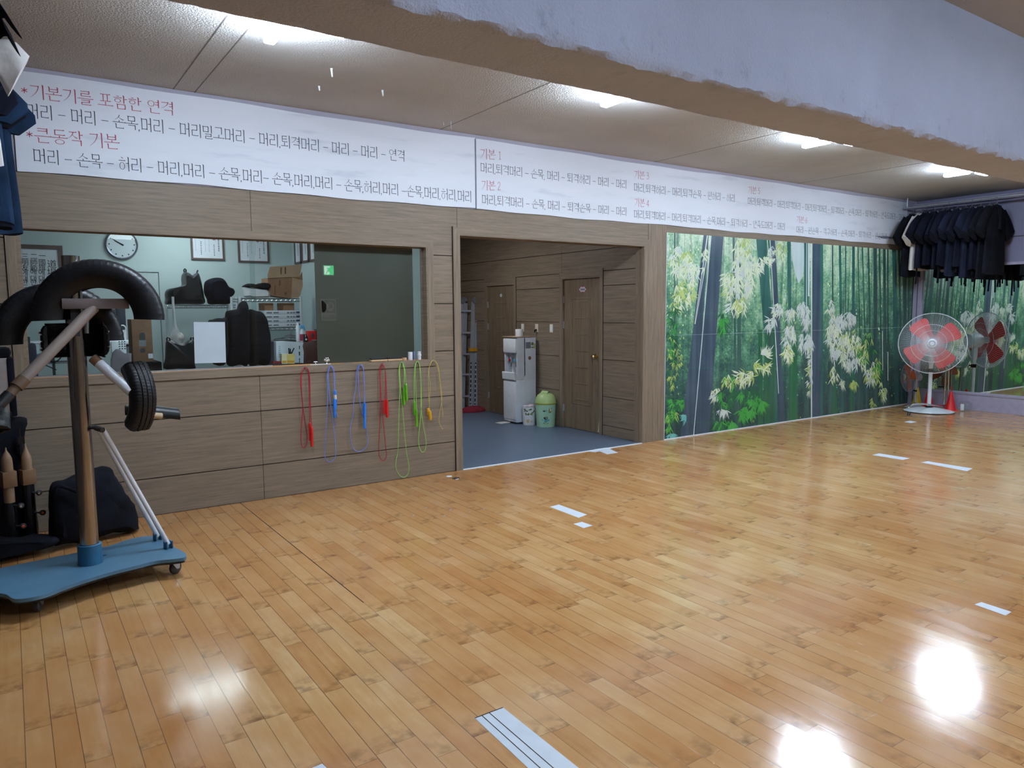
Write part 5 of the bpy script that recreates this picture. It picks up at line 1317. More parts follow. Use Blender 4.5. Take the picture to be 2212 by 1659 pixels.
# plates on the hall wall
def plate(y, z, lab, name, cat):
    t = thing(name, lab, cat, (XH, y, z))
    mb = MB(); mb.box((XH-.010, y-.036, z-.060), (XH-.0, y+.036, z+.060), bev=.003); child(mb, 'cover_plate', M['offwhite'], t); return t
for y, lab in ((2.57, 'white wall switch on the hall wall above the paper cups'), (1.858, 'white wall switch nearest to the right hall door')):
    t = plate(y, 1.395, lab, 'wall_switch', 'switch'); mb = MB(); mb.box((XH-.014, y-.020, 1.355), (XH-.009, y+.020, 1.435), bev=.002); child(mb, 'rocker', M['white'], t)
t = plate(2.214, 1.395, 'wall socket with a black plug between the two hall switches', 'wall_socket', 'socket')
for dz in (.026, -.026):
    mb = MB(); mb.lathe([(0, .002), (.016, .002), (.019, .0105), (.021, .011)], 20, Matrix.Translation((XH, 2.214, 1.395+dz)) @ Matrix.Rotation(-PI/2, 4, 'Y')); child(mb, 'outlet', M['darkgrey'], t)
mb = MB(); mb.tube([(XH-.010, 2.214, 1.369), (XH-.035, 2.216, 1.362), (XH-.038, 2.222, 1.33)], [.014, .013, .006], 10); child(mb, 'plug', M['blackgloss'], t)
def oval(name, y, z, a, b, lab, m1, m2, txt):
    mb = MB(); xx = XH+.0208
    mb.face([(xx, y+a*cos(2*PI*i/28)*(1+.08*cos(6*PI*i/14)), z+b*sin(2*PI*i/28)*(1+.12*cos(6*PI*i/14))) for i in range(28)], 0)
    mb.face([(xx-.0008, y+a*.86*cos(2*PI*i/28)*(1+.08*cos(6*PI*i/14)), z+b*.80*sin(2*PI*i/28)*(1+.12*cos(6*PI*i/14))) for i in range(28)], 1)
    for i in range(txt):
        yy = y+a*.62-(a*1.24)*(i+.5)/txt; mb.box((xx-.0014, yy-a*.07, z-b*(.34+.1*(i % 2))), (xx-.0010, yy+a*.05, z+b*(.28+.1*((i+1) % 2))), 2)
    return tag(mb.build(name, [m1, M['paper'], m2]), lab, 'sticker')
q = XW(1080, 638, XH); oval('door_sign', q.y, q.z, .036, .030, 'small round white sticker on the farther hall door', mat('sticker_green', sr(70, 130, 110), .5), mat('sticker_green_ink', sr(40, 96, 84), .5), 3)
q = XW(1256, 625, XH); oval('door_sign', q.y, q.z, .075, .040, 'white cloud-shaped sticker with a pink edge on the nearer hall door', mat('sticker_pink', sr(196, 96, 128), .5), mat('sticker_violet_ink', sr(70, 50, 110), .5), 7)
mb = MB(); mb.box((.02, 1.0, 2.55), (.16, 1.3, 2.62), bev=.01); tag(mb.build('wall_fixture', M['white']), 'small white fixture at the top left inside the hall', 'fixture')

# ================================================================== the office behind the window
CT = 1.135                                                            # counter height
t = thing('office_counter', 'dark counter running along the inside of the office window', 'counter', (-2.0, .42, 0))
mb = MB(); mb.box((-4.3, .165, CT-.03), (-.22, .80, CT), bev=.003); child(mb, 'counter_top', M['darkgrey'], t)
mb = MB()
for x in (-4.2, -2.9, -1.6, -.3): mb.box((x-.02, .2, 0), (x+.02, .76, CT-.03))
child(mb, 'counter_support', M['darkgrey'], t)
# dark sheet behind the right-hand pane
mb = MB(); mb.box((-1.467, .125, CT+.037), (-.468, .131, 2.285)); tag(mb.build('dark_sheet', mat('dark_olive_film', sr(76, 74, 64), .5, var=.08, scale=3)), 'dark olive sheet covering the right part of the office window', 'window sheet')
p0, p1 = W(692, 646, .122), W(727, 693, .122)  # mirror image of a notice in the glass, painted as a thin sheet
mb = MB(); mb.box((p0.x, .1215, p1.z), (p1.x, .1235, p0.z), 0)
w_, h_ = p1.x-p0.x, p0.z-p1.z
def pr(u, v): return (p0.x+w_*u, .1212, p1.z+h_*v)
mb.face([pr(.06, .36), pr(.94, .36), pr(.94, .94), pr(.06, .94)], 1)
mb.face([pr(.06, .94), pr(.12, .94), pr(.5, .66), pr(.22, .40), pr(.10, .40), pr(.06, .62)], 2)
mb.face([tuple(Vector(pr(.62+.26*cos(2*PI*i/20), .66+.22*sin(2*PI*i/20)))+Vector((0, -.0003, 0))) for i in range(20)], 0)
for k in range(4): mb.face([tuple(Vector(pr(a, b))+Vector((0, -.0006, 0))) for a, b in ((.55, .58+.05*k), (.75, .58+.05*k), (.75, .60+.05*k), (.55, .60+.05*k))], 2)
for k in range(3): mb.face([pr(.1, .24-.07*k), pr(.88, .24-.07*k), pr(.88, .27-.07*k), pr(.1, .27-.07*k)], 1)
tag(mb.build('notice_reflection', [mat('reflected_paper', sr(102, 94, 86), .8), mat('reflected_print', sr(88, 81, 73), .8), mat('reflected_print_dark', sr(66, 62, 55), .8)]), 'painted reflection of a notice on the dark sheet, under the green exit reflection', 'notice')
q = W(709, 584, 9.45); sx0, sz0 = q.x, q.z
mb = MB(); mb.box((sx0-.13, YS+.016, sz0-.12), (sx0+.13, YS+.06, sz0+.12), 2)
yy = YS+.0605
mb.face([(sx0-.115, yy, sz0-.105), (sx0+.115, yy, sz0-.105), (sx0+.115, yy, sz0+.105), (sx0-.115, yy, sz0+.105)], 0)
for P in ([(-.10, -.09), (.02, -.09), (.02, .09), (-.10, .09)],): mb.face([(sx0+u, yy+.001, sz0+v) for u, v in P], 1)
for P in ([(.01, .06), (.04, .06), (.04, .085), (.01, .085)], [(-.05, .05), (.03, .055), (.05, .01), (.07, .02), (.075, .008), (.045, -.01), (.02, .03), (.01, -.01), (.05, -.04), (.04, -.09), (.02, -.09), (.025, -.05), (-.02, -.025), (-.05, -.08), (-.07, -.075), (-.03, 0), (-.02, .035), (-.045, .03)]):
    mb.face([(sx0+u, yy+.002, sz0+v) for u, v in P], 0 if P[0][0] < 0 else 1)
tag(mb.build('exit_sign', [emit('exit_green', (.02, .75, .22), 9), emit('exit_white', (.75, 1, .85), 9), M['white']]), 'green exit sign with a running figure, on the wall behind the viewer', 'exit sign')

def wall_frame(name, a, b, y, lab, cat, fw, deep=.02):
    # framed sheet on a wall facing the camera; a, b = corners in the photograph
    p, q = W(*a, y), W(*b, y); x0_, x1_, z1_, z0_ = p.x, q.x, p.z, q.z
    t = thing(name, lab, cat, ((x0_+x1_)/2, y, z0_))
    mb = MB(); mitre(mb, x0_+fw, x1_-fw, z0_+fw, z1_-fw, fw, y-deep, y-.001, True, True, 0, 0); child(mb, 'frame', M['framewood'], t)
    mb = MB(); mb.box((x0_+fw*.9, y-.010, z0_+fw*.9), (x1_-fw*.9, y-.002, z1_-fw*.9), 0)
    return t, mb, (x0_+fw, x1_-fw, z0_+fw, z1_-fw)
t, mb, (x0_, x1_, z0_, z1_) = wall_frame('calligraphy_frame', (0, 526), (142, 646), YO, 'framed white calligraphy sheet of dojo rules on the office wall, under the window corner', 'framed calligraphy', .045)
def column(s, px, pys, size):
    for ch, py in zip(s, pys):
        q = W(px, py, YO-.0112); w2 = .90*size
        lettering(mb, ch, (q.x-size*.5, q.y, q.z-size*.38), (1, 0, 0), (0, 0, 1), size, 1, .0)
column('一國旗에대한禮', 91, (552.5, 566, 578, 588, 601, 610, 626), .070)
column('二師範에대한禮', 73, (553.5, 566, 579, 587, 601, 610, 626), .070)
column('三朋友에대한禮', 54, (553.5, 566, 578, 588, 601, 610, 626), .070)
column('道場', 112, (570, 588), .095)
child(mb, 'sheet', [M['paper'], M['ink']], t)
for (a, b, lab, red_) in (((409, 480), (485, 563), 'framed certificate nearer to the clock on the office wall', .72), ((511, 484), (581.5, 568.5), 'framed certificate nearer to the office corner, with a red seal', .66)):
    t, mb, (x0_, x1_, z0_, z1_) = wall_frame('certificate_frame', a, b, YO, lab, 'framed certificate', .022)
    random.seed(int(a[0]))
    def cf(u, v): return (x0_+(x1_-x0_)*u, YO-.0106, z0_+(z1_-z0_)*v)
    for u, v0, v1, wd_ in ((.10, .22, .95, .012), (.28, .10, .50, .028), (.42, .2, .95, .010), (.55, .18, .95, .010), (.72, .08, .38, .030), (.78, .52, .9, .012), (.88, .22, .75, .045)):
        z = v0
        while z < v1:
            h = random.uniform(.018, .04); mb.face([cf(u-wd_/2, z), cf(u+wd_/2, z), cf(u+wd_/2, z+h), cf(u-wd_/2, z+h)], 1); z += h+random.uniform(.012, .022)
    mb.face([cf(red_+.06*cos(2*PI*i/12), .60+.055*sin(2*PI*i/12)) for i in range(12)], 2)
    child(mb, 'sheet', [M['paper'], mat('pale_ink', sr(120, 118, 130), .7) if 'pi' not in M else M['pi'], mat('seal_red', sr(170, 120, 130), .7)], t)
# three narrow frames on the side wall
for i, (ya, yb_) in enumerate(((2.86, 2.62), (2.58, 2.34), (2.30, 2.06))):
    t = thing('certificate_frame', ['first', 'second', 'third'][i]+' narrow frame of three on the office side wall, counted from the corner', 'framed certificate', (-.74, ya, 2.3), 'frames on the side wall')
    mb = MB(); x = -.742
    for a, b in (((ya, 2.26), (ya-.022, 2.8)), ((yb_+.022, 2.26), (yb_, 2.8)), ((ya, 2.26), (yb_, 2.285)), ((ya, 2.775), (yb_, 2.8))): mb.box((x-.018, a[0], a[1]), (x, b[0], b[1]))
    child(mb, 'frame', M['framewood'], t)
    mb = MB(); mb.box((x-.006, yb_+.02, 2.28), (x, ya-.02, 2.78), 0); mb.box((x-.0065, (ya+yb_)/2-.01, 2.36), (x-.006, (ya+yb_)/2+.01, 2.55), 1); child(mb, 'sheet', [M['paper'], mat('pale_ink2', sr(150, 150, 160), .7)], t)
# wall clock
q = W(263, 528, YO-.02); t = thing('wall_clock', 'round wall clock with a silver rim high on the office wall', 'clock', (q.x, YO, q.z))
cr = .168; RC = Matrix.Translation((q.x, YO, q.z)) @ Matrix.Rotation(PI/2, 4, 'X')
mb = MB(); mb.lathe([(0, .001), (cr, .001), (cr, .030), (cr*.95, .040), (cr*.90, .036), (cr*.89, .024)], 48, RC); child(mb, 'rim', mat('silver_rim', sr(120, 124, 138), .3, .6), t)
mb = MB(); mb.lathe([(0, .022), (cr*.90, .022), (cr*.90, .010)], 48, RC, 0)
for i in range(12):
    a = PI/2-2*PI*i/12
    mb.lathe([(0, .0232), (.008, .0232), (.008, .022)], 10, RC @ Matrix.Translation((cr*.76*cos(a), cr*.76*sin(a), 0)), 1)
child(mb, 'dial', [M['paper'], M['darkgrey']], t)
for a, l, w_ in ((math.radians(150), .085, .008), (math.radians(147), .12, .005)):
    mb = MB(); mb.prism([(-.02, -w_), (l, -w_*.4), (l, w_*.4), (-.02, w_)], .0015, lambda u, v, tt: (q.x+u*cos(a)-v*sin(a), YO-.026-tt, q.z+u*sin(a)+v*cos(a))); child(mb, 'hand', M['darkgrey'], t)
mb = MB(); mb.lathe([(0, .034), (cr*.90, .034)], 48, RC); child(mb, 'glass_cover', M['glass'], t)
# flush door in the back wall
p, q = W(265, 588, YO), W(343, 588, YO)
mb = MB(); mb.box((p.x, YO-.012, 0), (q.x-.012, YO+.001, p.z)); d3 = struct(mb.build('door_3', M['mint']))
mb = MB(); mb.box((q.x-.012, YO-.006, 0), (q.x-.004, YO-.001, p.z), 0); mb.box((p.x-.008, YO-.006, p.z), (q.x-.004, YO-.001, p.z+.008), 0); mb.box((q.x-.004, YO-.022, 0), (q.x+.05, YO-.001, p.z+.055), 1); mb.box((p.x-.05, YO-.022, p.z+.008), (q.x-.0041, YO-.001, p.z+.055), 1); struct(child(mb, 'door_frame', [M['grey'], M['mint']], d3))
a, b = W(283, 597, YO-.015), W(311, 626, YO-.015); mb = MB(); mb.box((a.x, YO-.018, b.z), (b.x, YO-.012, a.z)); tag(mb.build('door_plate', mat('blue_grey_plate', sr(70, 82, 110), .4)), 'dark square plate on the pale office door', 'plate')

# wire racks
def wire_rack(name, pxl, pxr, pydeck, ytop, y0, y1, decks, lab):
    a, b = W(pxl, pydeck, y0), W(pxr, pydeck, y0); x0_, x1_ = a.x, b.x; zt = W((pxl+pxr)/2, pydeck, y0).z
    t = thing(name, lab, 'shelf rack', ((x0_+x1_)/2, (y0+y1)/2, 0)); ztop = W(pxl, ytop, y0).z
    for x in (x0_, x1_):
        for y in (y0, y1):
            mb = MB(); mb.tube([(x, y, 0), (x, y, ztop)], .014, 10); child(mb, 'upright', M['whitepaint'], t)
    for dz in decks:
        z = zt-dz; mb = MB()
        for y in (y0, y1):
            mb.tube([(x0_, y, z), (x1_, y, z)], .006, 6); mb.tube([(x0_, y, z-.03), (x1_, y, z-.03)], .005, 6); n = 26
            mb.tube([(x0_+(x1_-x0_)*i/n, y, z-.03*(i % 2)) for i in range(n+1)], .003, 5)
        for i in range(22): x = x0_+(x1_-x0_)*(i+.5)/22; mb.tube([(x, y0, z), (x, y1, z)], .0025, 4)
        child(mb, 'wire_deck', M['chrome'], t)
    return zt, x0_, x1_
zA, xa0, xa1 = wire_rack('wire_rack', 374, 512, 659, 641, 2.35, 2.80, (0, .62, 1.2), 'white wire rack in the office carrying two black gear bags')
zB, xb0, xb1 = wire_rack('wire_rack', 518, 649, 645, 640, 1.95, 2.32, (0, .33, .72, 1.2), 'wire rack by the office corner, holding the cardboard box and white cartons')
def off_puff(name, lab, cat, pts, y, depth, m, org=(340, 500), sc=5.53, zmin=None, loops=()):
    P = [(org[0]+a/sc, org[1]+b/sc) for a, b in pts]
    if name not in ('machine_case', 'grey_stand_in'): P = [(q.x, q.y) for q in catmull_closed([(a, b, 0) for a, b in P], 4)]
    def fn(u, v, tt):
        q = W(u, v, y); z = q.z if zmin is None else max(q.z, zmin)
        return (q.x, y+tt, z)
    c = fn(sum(p[0] for p in P)/len(P), sum(p[1] for p in P)/len(P), 0)
    t = thing(name, lab, cat, (c[0], c[1], fn(P[0][0], max(p[1] for p in P), 0)[2]))
    mb = MB(); mb.puff(P, depth, fn, rings=7); child(mb, 'body', m, t)
    for L in loops:
        mb = MB(); mb.tube([W(org[0]+a/sc, org[1]+b/sc, y-.02) for a, b in L], .008, 8); child(mb, 'loop', m, t)
    return t
leather = mat('black_leather', (.012, .013, .018), .35, var=.3, scale=6, bump=.2)
off_puff('chest_guard_bag', 'black chest guard with two horns on the wire rack shelf', 'gear bag', [(92, 745), (125, 690), (230, 668), (290, 650), (310, 620), (304, 520), (330, 486), (375, 500), (420, 532), (450, 505), (480, 496), (505, 560), (532, 680), (549, 780), (546, 868), (330, 872), (110, 874), (100, 810)], 2.56, .30, leather, zmin=zA+.008,
         loops=([(322, 490), (316, 460), (328, 446), (342, 458), (340, 490)], [(470, 500), (476, 480), (484, 462)]))
off_puff('equipment_bag', 'rounded black bag beside the chest guard on the wire rack shelf', 'gear bag', [(564, 655), (576, 600), (620, 570), (690, 553), (760, 560), (800, 600), (832, 655), (870, 676), (895, 688), (912, 722), (900, 760), (862, 795), (852, 866), (730, 870), (620, 868), (600, 812), (566, 735)], 2.56, .30, M['navy'], zmin=zA+.008)
t = off_puff('machine_case', 'white slanted appliance on the office shelf under a black cloth', 'appliance', [(1022, 664), (1090, 668), (1290, 692), (1340, 738), (1332, 788), (1200, 792), (1080, 795), (1035, 772)], 2.14, .24, M['white'], zmin=zB+.008)
off_puff('folded_garment', 'black cloth draped over the white appliance', 'garment', [(1022, 657), (1080, 624), (1130, 640), (1190, 632), (1250, 614), (1322, 626), (1332, 672), (1245, 692), (1180, 668), (1060, 668)], 2.13, .28, M['blackcloth'])
def board(mb, pts, y, th, mi=0, org=(340, 500), sc=5.53, dy=0.0, zmin=None):
    mb.prism([(org[0]+a/sc, org[1]+b/sc) for a, b in pts], th, lambda u, v, tt: (W(u, v, y).x, y+tt, max(W(u, v, y).z, zmin or -9)), mi)
t = thing('cardboard_box', 'open brown cardboard box with raised flaps on the corner rack', 'box', (-.75, 2.1, zB))
mb = MB(); board(mb, [(1320, 556), (1600, 540), (1612, 590), (1600, 804), (1330, 762)], 2.05, .26, zmin=zB+.006); board(mb, [(1612, 545), (1735, 572), (1738, 655), (1700, 786), (1600, 804)], 2.04, .02, 1, zmin=zB+.006); child(mb, 'box_body', [M['card'], M['cardlit']], t)
mb = MB(); board(mb, [(1345, 422), (1728, 395), (1700, 540), (1610, 544), (1320, 560), (1318, 520)], 2.04, .006); child(mb, 'flap', M['cardlit'], t)
mb = MB(); board(mb, [(1610, 544), (1700, 540), (1728, 480), (1735, 575)], 2.03, .006); child(mb, 'flap', M['card'], t)
mb = MB()
for a, b, w_, h_ in ((1470, 430, 16, 80), (1520, 426, 16, 80), (1455, 585, 14, 50), (1520, 725, 24, 34), (1400, 640, 10, 120)): board(mb, [(a, b), (a+w_, b-2), (a+w_, b+h_), (a, b+h_)], 2.036, .001)
child(mb, 'printed_marks', mat('box_print', sr(104, 84, 66), .8), t)
zc = zB-.33
for i in range(4):
    a, b = W(570+.0*i, 668+9.2*i, 1.98), W(651, 677+9.2*i, 1.98)
    z0_, z1_ = zc+.008+.047*(3-i), zc+.008+.047*(4-i)-.0015
    t = thing('white_carton', ['top', 'second from the top', 'third from the top', 'bottom'][i]+' white carton in the flat stack on the corner rack', 'carton', ((a.x+b.x)/2, 2.1, z0_), 'white cartons on the corner rack')
    mb = MB(); mb.box((a.x, 1.97, z0_), (b.x, 2.25, z1_), bev=.003); child(mb, 'carton', M['paper'], t)
    mb = MB(); w_ = b.x-a.x
    for u0, u1, mi in ((.06, .20, 0), (.24, .38, 0), (.60, .66, 0), (.69, .74, 0), (.76, .82, 0), (.85, .97, 1)): mb.box((a.x+w_*u0, 1.9675, z0_+.014), (a.x+w_*u1, 1.9695, z0_+.034 if mi else z0_+.028), mi)
    child(mb, 'print', [M['grey'], mat('navy_print', sr(60, 72, 110), .6)], t)
for i, (a, b, m, lab) in enumerate(((1280, 1385, 'card', 'brown box under the shelf deck, left one of two above the cartons'), (1505, 1635, 'card', 'brown box under the shelf deck, right one of two above the cartons'))):
    z0_ = zc+.008+.188; p, q = W(340+a/5.53, 660, 2.0), W(340+b/5.53, 660, 2.0); mb = MB(); mb.box((p.x, 2.0, z0_+.001), (q.x, 2.24, z0_+.085), bev=.003) if False else mb.box((p.x, 2.0, z0_+.001), (q.x, 2.24, min(z0_+.085, zB-.036)))
    tag(mb.build('small_carton', M[m]), lab, 'box')
# black uniforms on a stand just inside the window, the helmet and chest guards by the glass
off_puff('black_coat', 'left one of two black training coats hanging behind the white sheet', 'coat', [(818, 985), (870, 942), (960, 922), (990, 852), (1036, 830), (1066, 862), (1078, 940), (1086, 1200), (1080, 1580), (980, 1592), (836, 1592), (818, 1300)], .42, .20, M['blackcloth'], zmin=CT+.003)
off_puff('black_coat', 'right one of two black training coats, beside the white cartons', 'coat', [(1090, 945), (1180, 950), (1240, 962), (1290, 1030), (1312, 1130), (1335, 1240), (1342, 1400), (1322, 1588), (1200, 1592), (1094, 1588), (1090, 1200)], .46, .20, M['blackcloth'], zmin=CT+.003)
off_puff('helmet', 'black domed helmet showing above the white sheet in the window', 'helmet', [(616, 1080), (660, 1052), (720, 1036), (790, 1040), (822, 1070), (822, 1560), (640, 1560), (618, 1300)], .36, .22, M['blackcloth'], zmin=CT+.003)
off_puff('chest_guard', 'black chest guard with loops standing at the office window, left of the white sheet', 'chest guard', [(92, 1520), (100, 1330), (122, 1304), (170, 1300), (230, 1325), (285, 1336), (330, 1326), (390, 1290), (432, 1302), (442, 1400), (446, 1590), (440, 1640), (250, 1640), (80, 1640)], .34, .14, leather, zmin=CT+.003,
         loops=([(120, 1306), (112, 1284), (124, 1266), (142, 1270), (150, 1290), (146, 1304)], [(398, 1296), (400, 1276), (416, 1264), (434, 1268), (436, 1296)]))
P = [W(340+a/5.53, 500+b/5.53, .076) for a, b in ((433, 1082), (806, 1082), (820, 1566), (446, 1576))]
mb = MB(); A_ = [mb.bm.verts.new((p.x, .0755, max(p.z, 1.184))) for p in P]; B_ = [mb.bm.verts.new((p.x, .0775, max(p.z, 1.184))) for p in P]; mb.bm.faces.new(A_); mb.bm.faces.new(B_[::-1])
for i in range(4): mb.bm.faces.new((A_[i], B_[i], B_[(i+1) % 4], A_[(i+1) % 4]))
tag(mb.build('paper_sheet', mat('sheet_paper', sr(196, 210, 220), .7, var=.02)), 'blank white sheet taped on the office window glass', 'sheet')
# white net bag hanging from the rack
t = thing('net_bag', 'white net bag hanging from the left upright of the wire rack', 'net bag', (xa0, 2.32, zA))
mb = MB()
for k in range(9):
    f = k/8; pts = [(188+6*f, 905), (195+14*f, 1010), (192+36*f, 1130), (160+120*f, 1250), (190+90*f, 1320), (240, 1345)]
    mb.tube(smooth_path([tuple(W(340+a/5.53, 500+b/5.53, 2.30-.03*sin(PI*f))) for a, b in pts], 4), .004, 5)
child(mb, 'net_cords', M['white'], t)
mb = MB(); mb.ellips(W(340+225/5.53, 500+1275/5.53, 2.33), (.07, .06, .06)); mb.ellips(W(340+265/5.53, 500+1270/5.53, 2.34), (.05, .05, .06)); child(mb, 'net_filling', M['whitecloth'], t)
# cabinet with bottles at the edge of the dark sheet
a, b = W(655, 739, .55), W(690, 739, .55); ctop = a.z
mb = MB(); mb.box((a.x, .50, CT+.002), (b.x+.25, .78, ctop), bev=.004); tag(mb.build('small_cabinet', mat('dark_red_wood', sr(88, 52, 48), .45, var=.1)), 'dark red-brown cabinet on the office counter by the dark sheet', 'cabinet')
def on_cab(px, y=.58): return W(px, 737, y).x
def bottle(name, lab, px, y, prof, m, extra=None, z=None):
    x = on_cab(px, y); z = ctop if z is None else z; t = thing(name, lab, 'bottle', (x, y, z)); mb = MB(); mb.lathe(prof, 20, Matrix.Translation((x, y, z+.001))); child(mb, 'bottle_body', m, t); return t, x
t, x = bottle('tall_bottle', 'tall white bottle at the left end of the cabinet top', 644.5, .70, [(0, 0), (.020, 0), (.020, .15), (.012, .165), (.012, .19), (0, .19)], M['white'])
t, x = bottle('spray_bottle', 'spray bottle with a sky blue trigger head on the cabinet', 653, .64, [(0, 0), (.020, 0), (.022, .06), (.018, .10), (.009, .125), (0, .125)], M['white'])
mb = MB(); mb.obox((x+.004, .64, ctop+.148), (.042, .02, .034), bev=.005); mb.obox((x+.026, .64, ctop+.125), (.010, .014, .03), ry=-.4); child(mb, 'trigger_head', mat('sky_blue_plastic', sr(96, 180, 226), .4), t)
mb = MB(); mb.lathe([(.0212, .008), (.0228, .055), (.0212, .075)], 20, Matrix.Translation((x, .64, ctop+.001))); child(mb, 'bottle_label', mat('crimson_label', sr(170, 40, 72), .5), t)
t, x = bottle('black_flask', 'small black flask with a white mark beside the spray bottle', 660.5, .56, [(0, 0), (.024, 0), (.024, .045), (.014, .062), (.012, .075), (0, .075)], M['blackgloss'])
mb = MB(); mb.lathe([(0, .001), (.010, .001)], 12, Matrix.Translation((x-.004, .56-.0245, ctop+.026)) @ Matrix.Rotation(PI/2, 4, 'X')); child(mb, 'mark', M['paper'], t)
x = on_cab(673.5, .66); t = thing('red_box', 'bright red box with a dark emblem on the cabinet', 'box', (x, .66, ctop)); mb = MB(); mb.box((x-.040, .64, ctop+.001), (x+.040, .72, ctop+.105), bev=.002); child(mb, 'carton', M['red'], t)
mb = MB(); mb.box((x-.008, .638, ctop+.03), (x+.010, .639, ctop+.085), 0); mb.ellips((x+.001, .638, ctop+.06), (.016, .002, .014), 0); child(mb, 'emblem', M['darkgrey'], t)
x = on_cab(690, .66); mb = MB(); mb.box((x-.028, .645, ctop+.001), (x+.05, .72, ctop+.12)); tag(mb.build('black_box', M['blackgloss']), 'black box right of the red box, half hidden by the dark sheet', 'box')
x = on_cab(680, .54); mb = MB(); mb.lathe([(0, .002), (.03, .002), (.045, .016), (.046, .018), (.03, .006), (0, .005)], 20, Matrix.Translation((x, .54, ctop))); tag(mb.build('silver_dish', M['chrome']), 'small silver dish on the front edge of the cabinet', 'dish')
# printed bag and yellow cartons
t = thing('paper_bag', 'white printed paper bag standing on the counter before the cabinet', 'bag', (-1.62, .46, CT)); mb = MB()
p = [(1418, 1318), (1500, 1310), (1745, 1325), (1735, 1370), (1748, 1440), (1745, 1572), (1425, 1560), (1420, 1440)]
board(mb, p, .42, .07, zmin=CT+.003); child(mb, 'bag_body', M['paper'], t)
mb = MB()
for z0_, z1_, a, b in ((1370, 1405, 1688, 1704), (1440, 1480, 1686, 1706), (1520, 1565, 1690, 1704)): board(mb, [(a, z0_), (b, z0_-4), (b-4, (z0_+z1_)/2), (b, z1_), (a+4, z1_), (a+6, (z0_+z1_)/2)], .417, .002)
for k in range(6): board(mb, [(1450, 1370+24*k), (1470, 1368+24*k), (1470, 1380+24*k), (1450, 1382+24*k)], .417, .002, 1)
child(mb, 'bag_print', [M['ink'], mat('pale_print', sr(170, 178, 196), .7)], t)
for a, b, z0_, z1_, y, m, lab in ((1486, 1548, 1462, 1582, .27, mat('cream_card', sr(216, 208, 166), .6), 'cream carton by the office window, left one of two'), (1548, 1640, 1466, 1580, .28, mat('yellow_card', sr(216, 190, 110), .6), 'yellow carton by the office window holding black pens')):
    t = thing('counter_carton', lab, 'carton', (W(340+a/5.53, 780, y).x, y, CT)); mb = MB(); board(mb, [(a, z0_), (b, z0_), (b, z1_), (a, z1_)], y, .06, zmin=CT+.003); child(mb, 'carton', m, t)
    mb = MB(); board(mb, [(a+6, z1_-38), (b-6, z1_-38), (b-6, z1_-12), (a+6, z1_-12)], y-.002, .001, 0); child(mb, 'carton_print', mat('amber_print', sr(208, 150, 40), .6), t)
for k, pts in enumerate((((1575, 1462), (1570, 1392)), ((1590, 1462), (1588, 1400)), ((1600, 1460), (1632, 1392)))):
    t_ = MB(); t_.tube([W(340+a/5.53, 500+b/5.53, .31) for a, b in pts], .006, 8); tag(t_.build('black_pen', M['blackgloss']), ['leftmost black pen in the yellow carton', 'middle black pen in the yellow carton', 'slanting black pen in the yellow carton'][k], 'pen', 'pens in the yellow carton')
mb = MB(); board(mb, [(1380, 1548), (1484, 1552), (1486, 1580), (1384, 1580)], .24, .05, zmin=CT+.003); tag(mb.build('red_booklet', mat('dark_red_cover', sr(120, 30, 44), .5)), 'dark red booklet lying before the cream carton', 'booklet')
q = W(584, 782, .26); mb = MB(); mb.ellips((q.x, .27, CT+.018), (.022, .035, .017)); tag(mb.build('computer_mouse', M['white']), 'white computer mouse on the counter near the red booklet', 'mouse')
t = thing('magazine_pile', 'slack pile of open magazines behind the printed bag', 'magazines', (-1.35, .98, 1.2)); mb = MB()
for k, (a, b, z) in enumerate(((1390, 1560, 1285), (1480, 1650, 1268), (1520, 1650, 1245))):
    mb.loft([[W(340+(a+(b-a)*f)/5.53, 500+(z-12*sin(f*PI)+o)/5.53, 1.0+dy) for dy, o in ((-.08, 0), (-.08, 12), (.10, 12), (.10, 0))] for f in (0, .25, .5, .75, 1)])
child(mb, 'pages', mat('grey_magazine', sr(96, 98, 104), .5, var=.5, scale=18), t)
mb = MB(); a, b = W(577, 737.5, .9), W(652, 737.5, .9); mb.box((a.x, .86, 0), (b.x, 1.25, a.z)); tag(mb.build('low_shelf', M['darkgrey']), 'dark low shelf carrying the magazine pile', 'shelf')
# desk things behind the tyre dummy
t = thing('office_desk', 'pale office desk behind the tyre dummy', 'desk', (-3.5, 1.5, 0)); zd = W(250, 735, 1.5).z
mb = MB(); mb.box((-4.4, 1.2, zd-.03), (W(278, 735, 1.5).x, 1.95, zd), bev=.003); child(mb, 'desk_top', M['whitepaint'], t)
mb = MB(); mb.box((-4.38, 1.25, 0), (-4.34, 1.9, zd-.03)); xr = W(272, 735, 1.5).x; mb.box((xr-.03, 1.25, 0), (xr, 1.9, zd-.03)); child(mb, 'desk_side', M['grey'], t)
t = thing('monitor', 'dark computer monitor on the office desk, seen through the arch', 'monitor', (-3.1, 1.62, zd)); a, b = W(196, 668, 1.6), W(253, 722, 1.6)
mb = MB(); mb.box((a.x, 1.6, b.z), (b.x, 1.66, a.z), bev=.006); child(mb, 'casing', M['darkgrey'], t)
a2, b2 = W(228, 678, 1.59), W(250, 698, 1.59); mb = MB(); mb.box((a2.x, 1.597, b2.z), (b2.x, 1.5995, a2.z)); child(mb, 'screen', M['blackgloss'], t)
mb = MB(); mb.box(((a.x+b.x)/2-.06, 1.6, zd), ((a.x+b.x)/2+.06, 1.68, b.z)); child(mb, 'stand', M['darkgrey'], t)
mb = MB(); a, b = W(252, 664, 1.7), W(274, 726, 1.7); mb.box((a.x, 1.7, zd+.001), (b.x, 1.85, a.z), bev=.004); tag(mb.build('speaker_box', mat('slate_plastic', sr(62, 70, 86), .5)), 'slate speaker box beside the monitor', 'speaker')
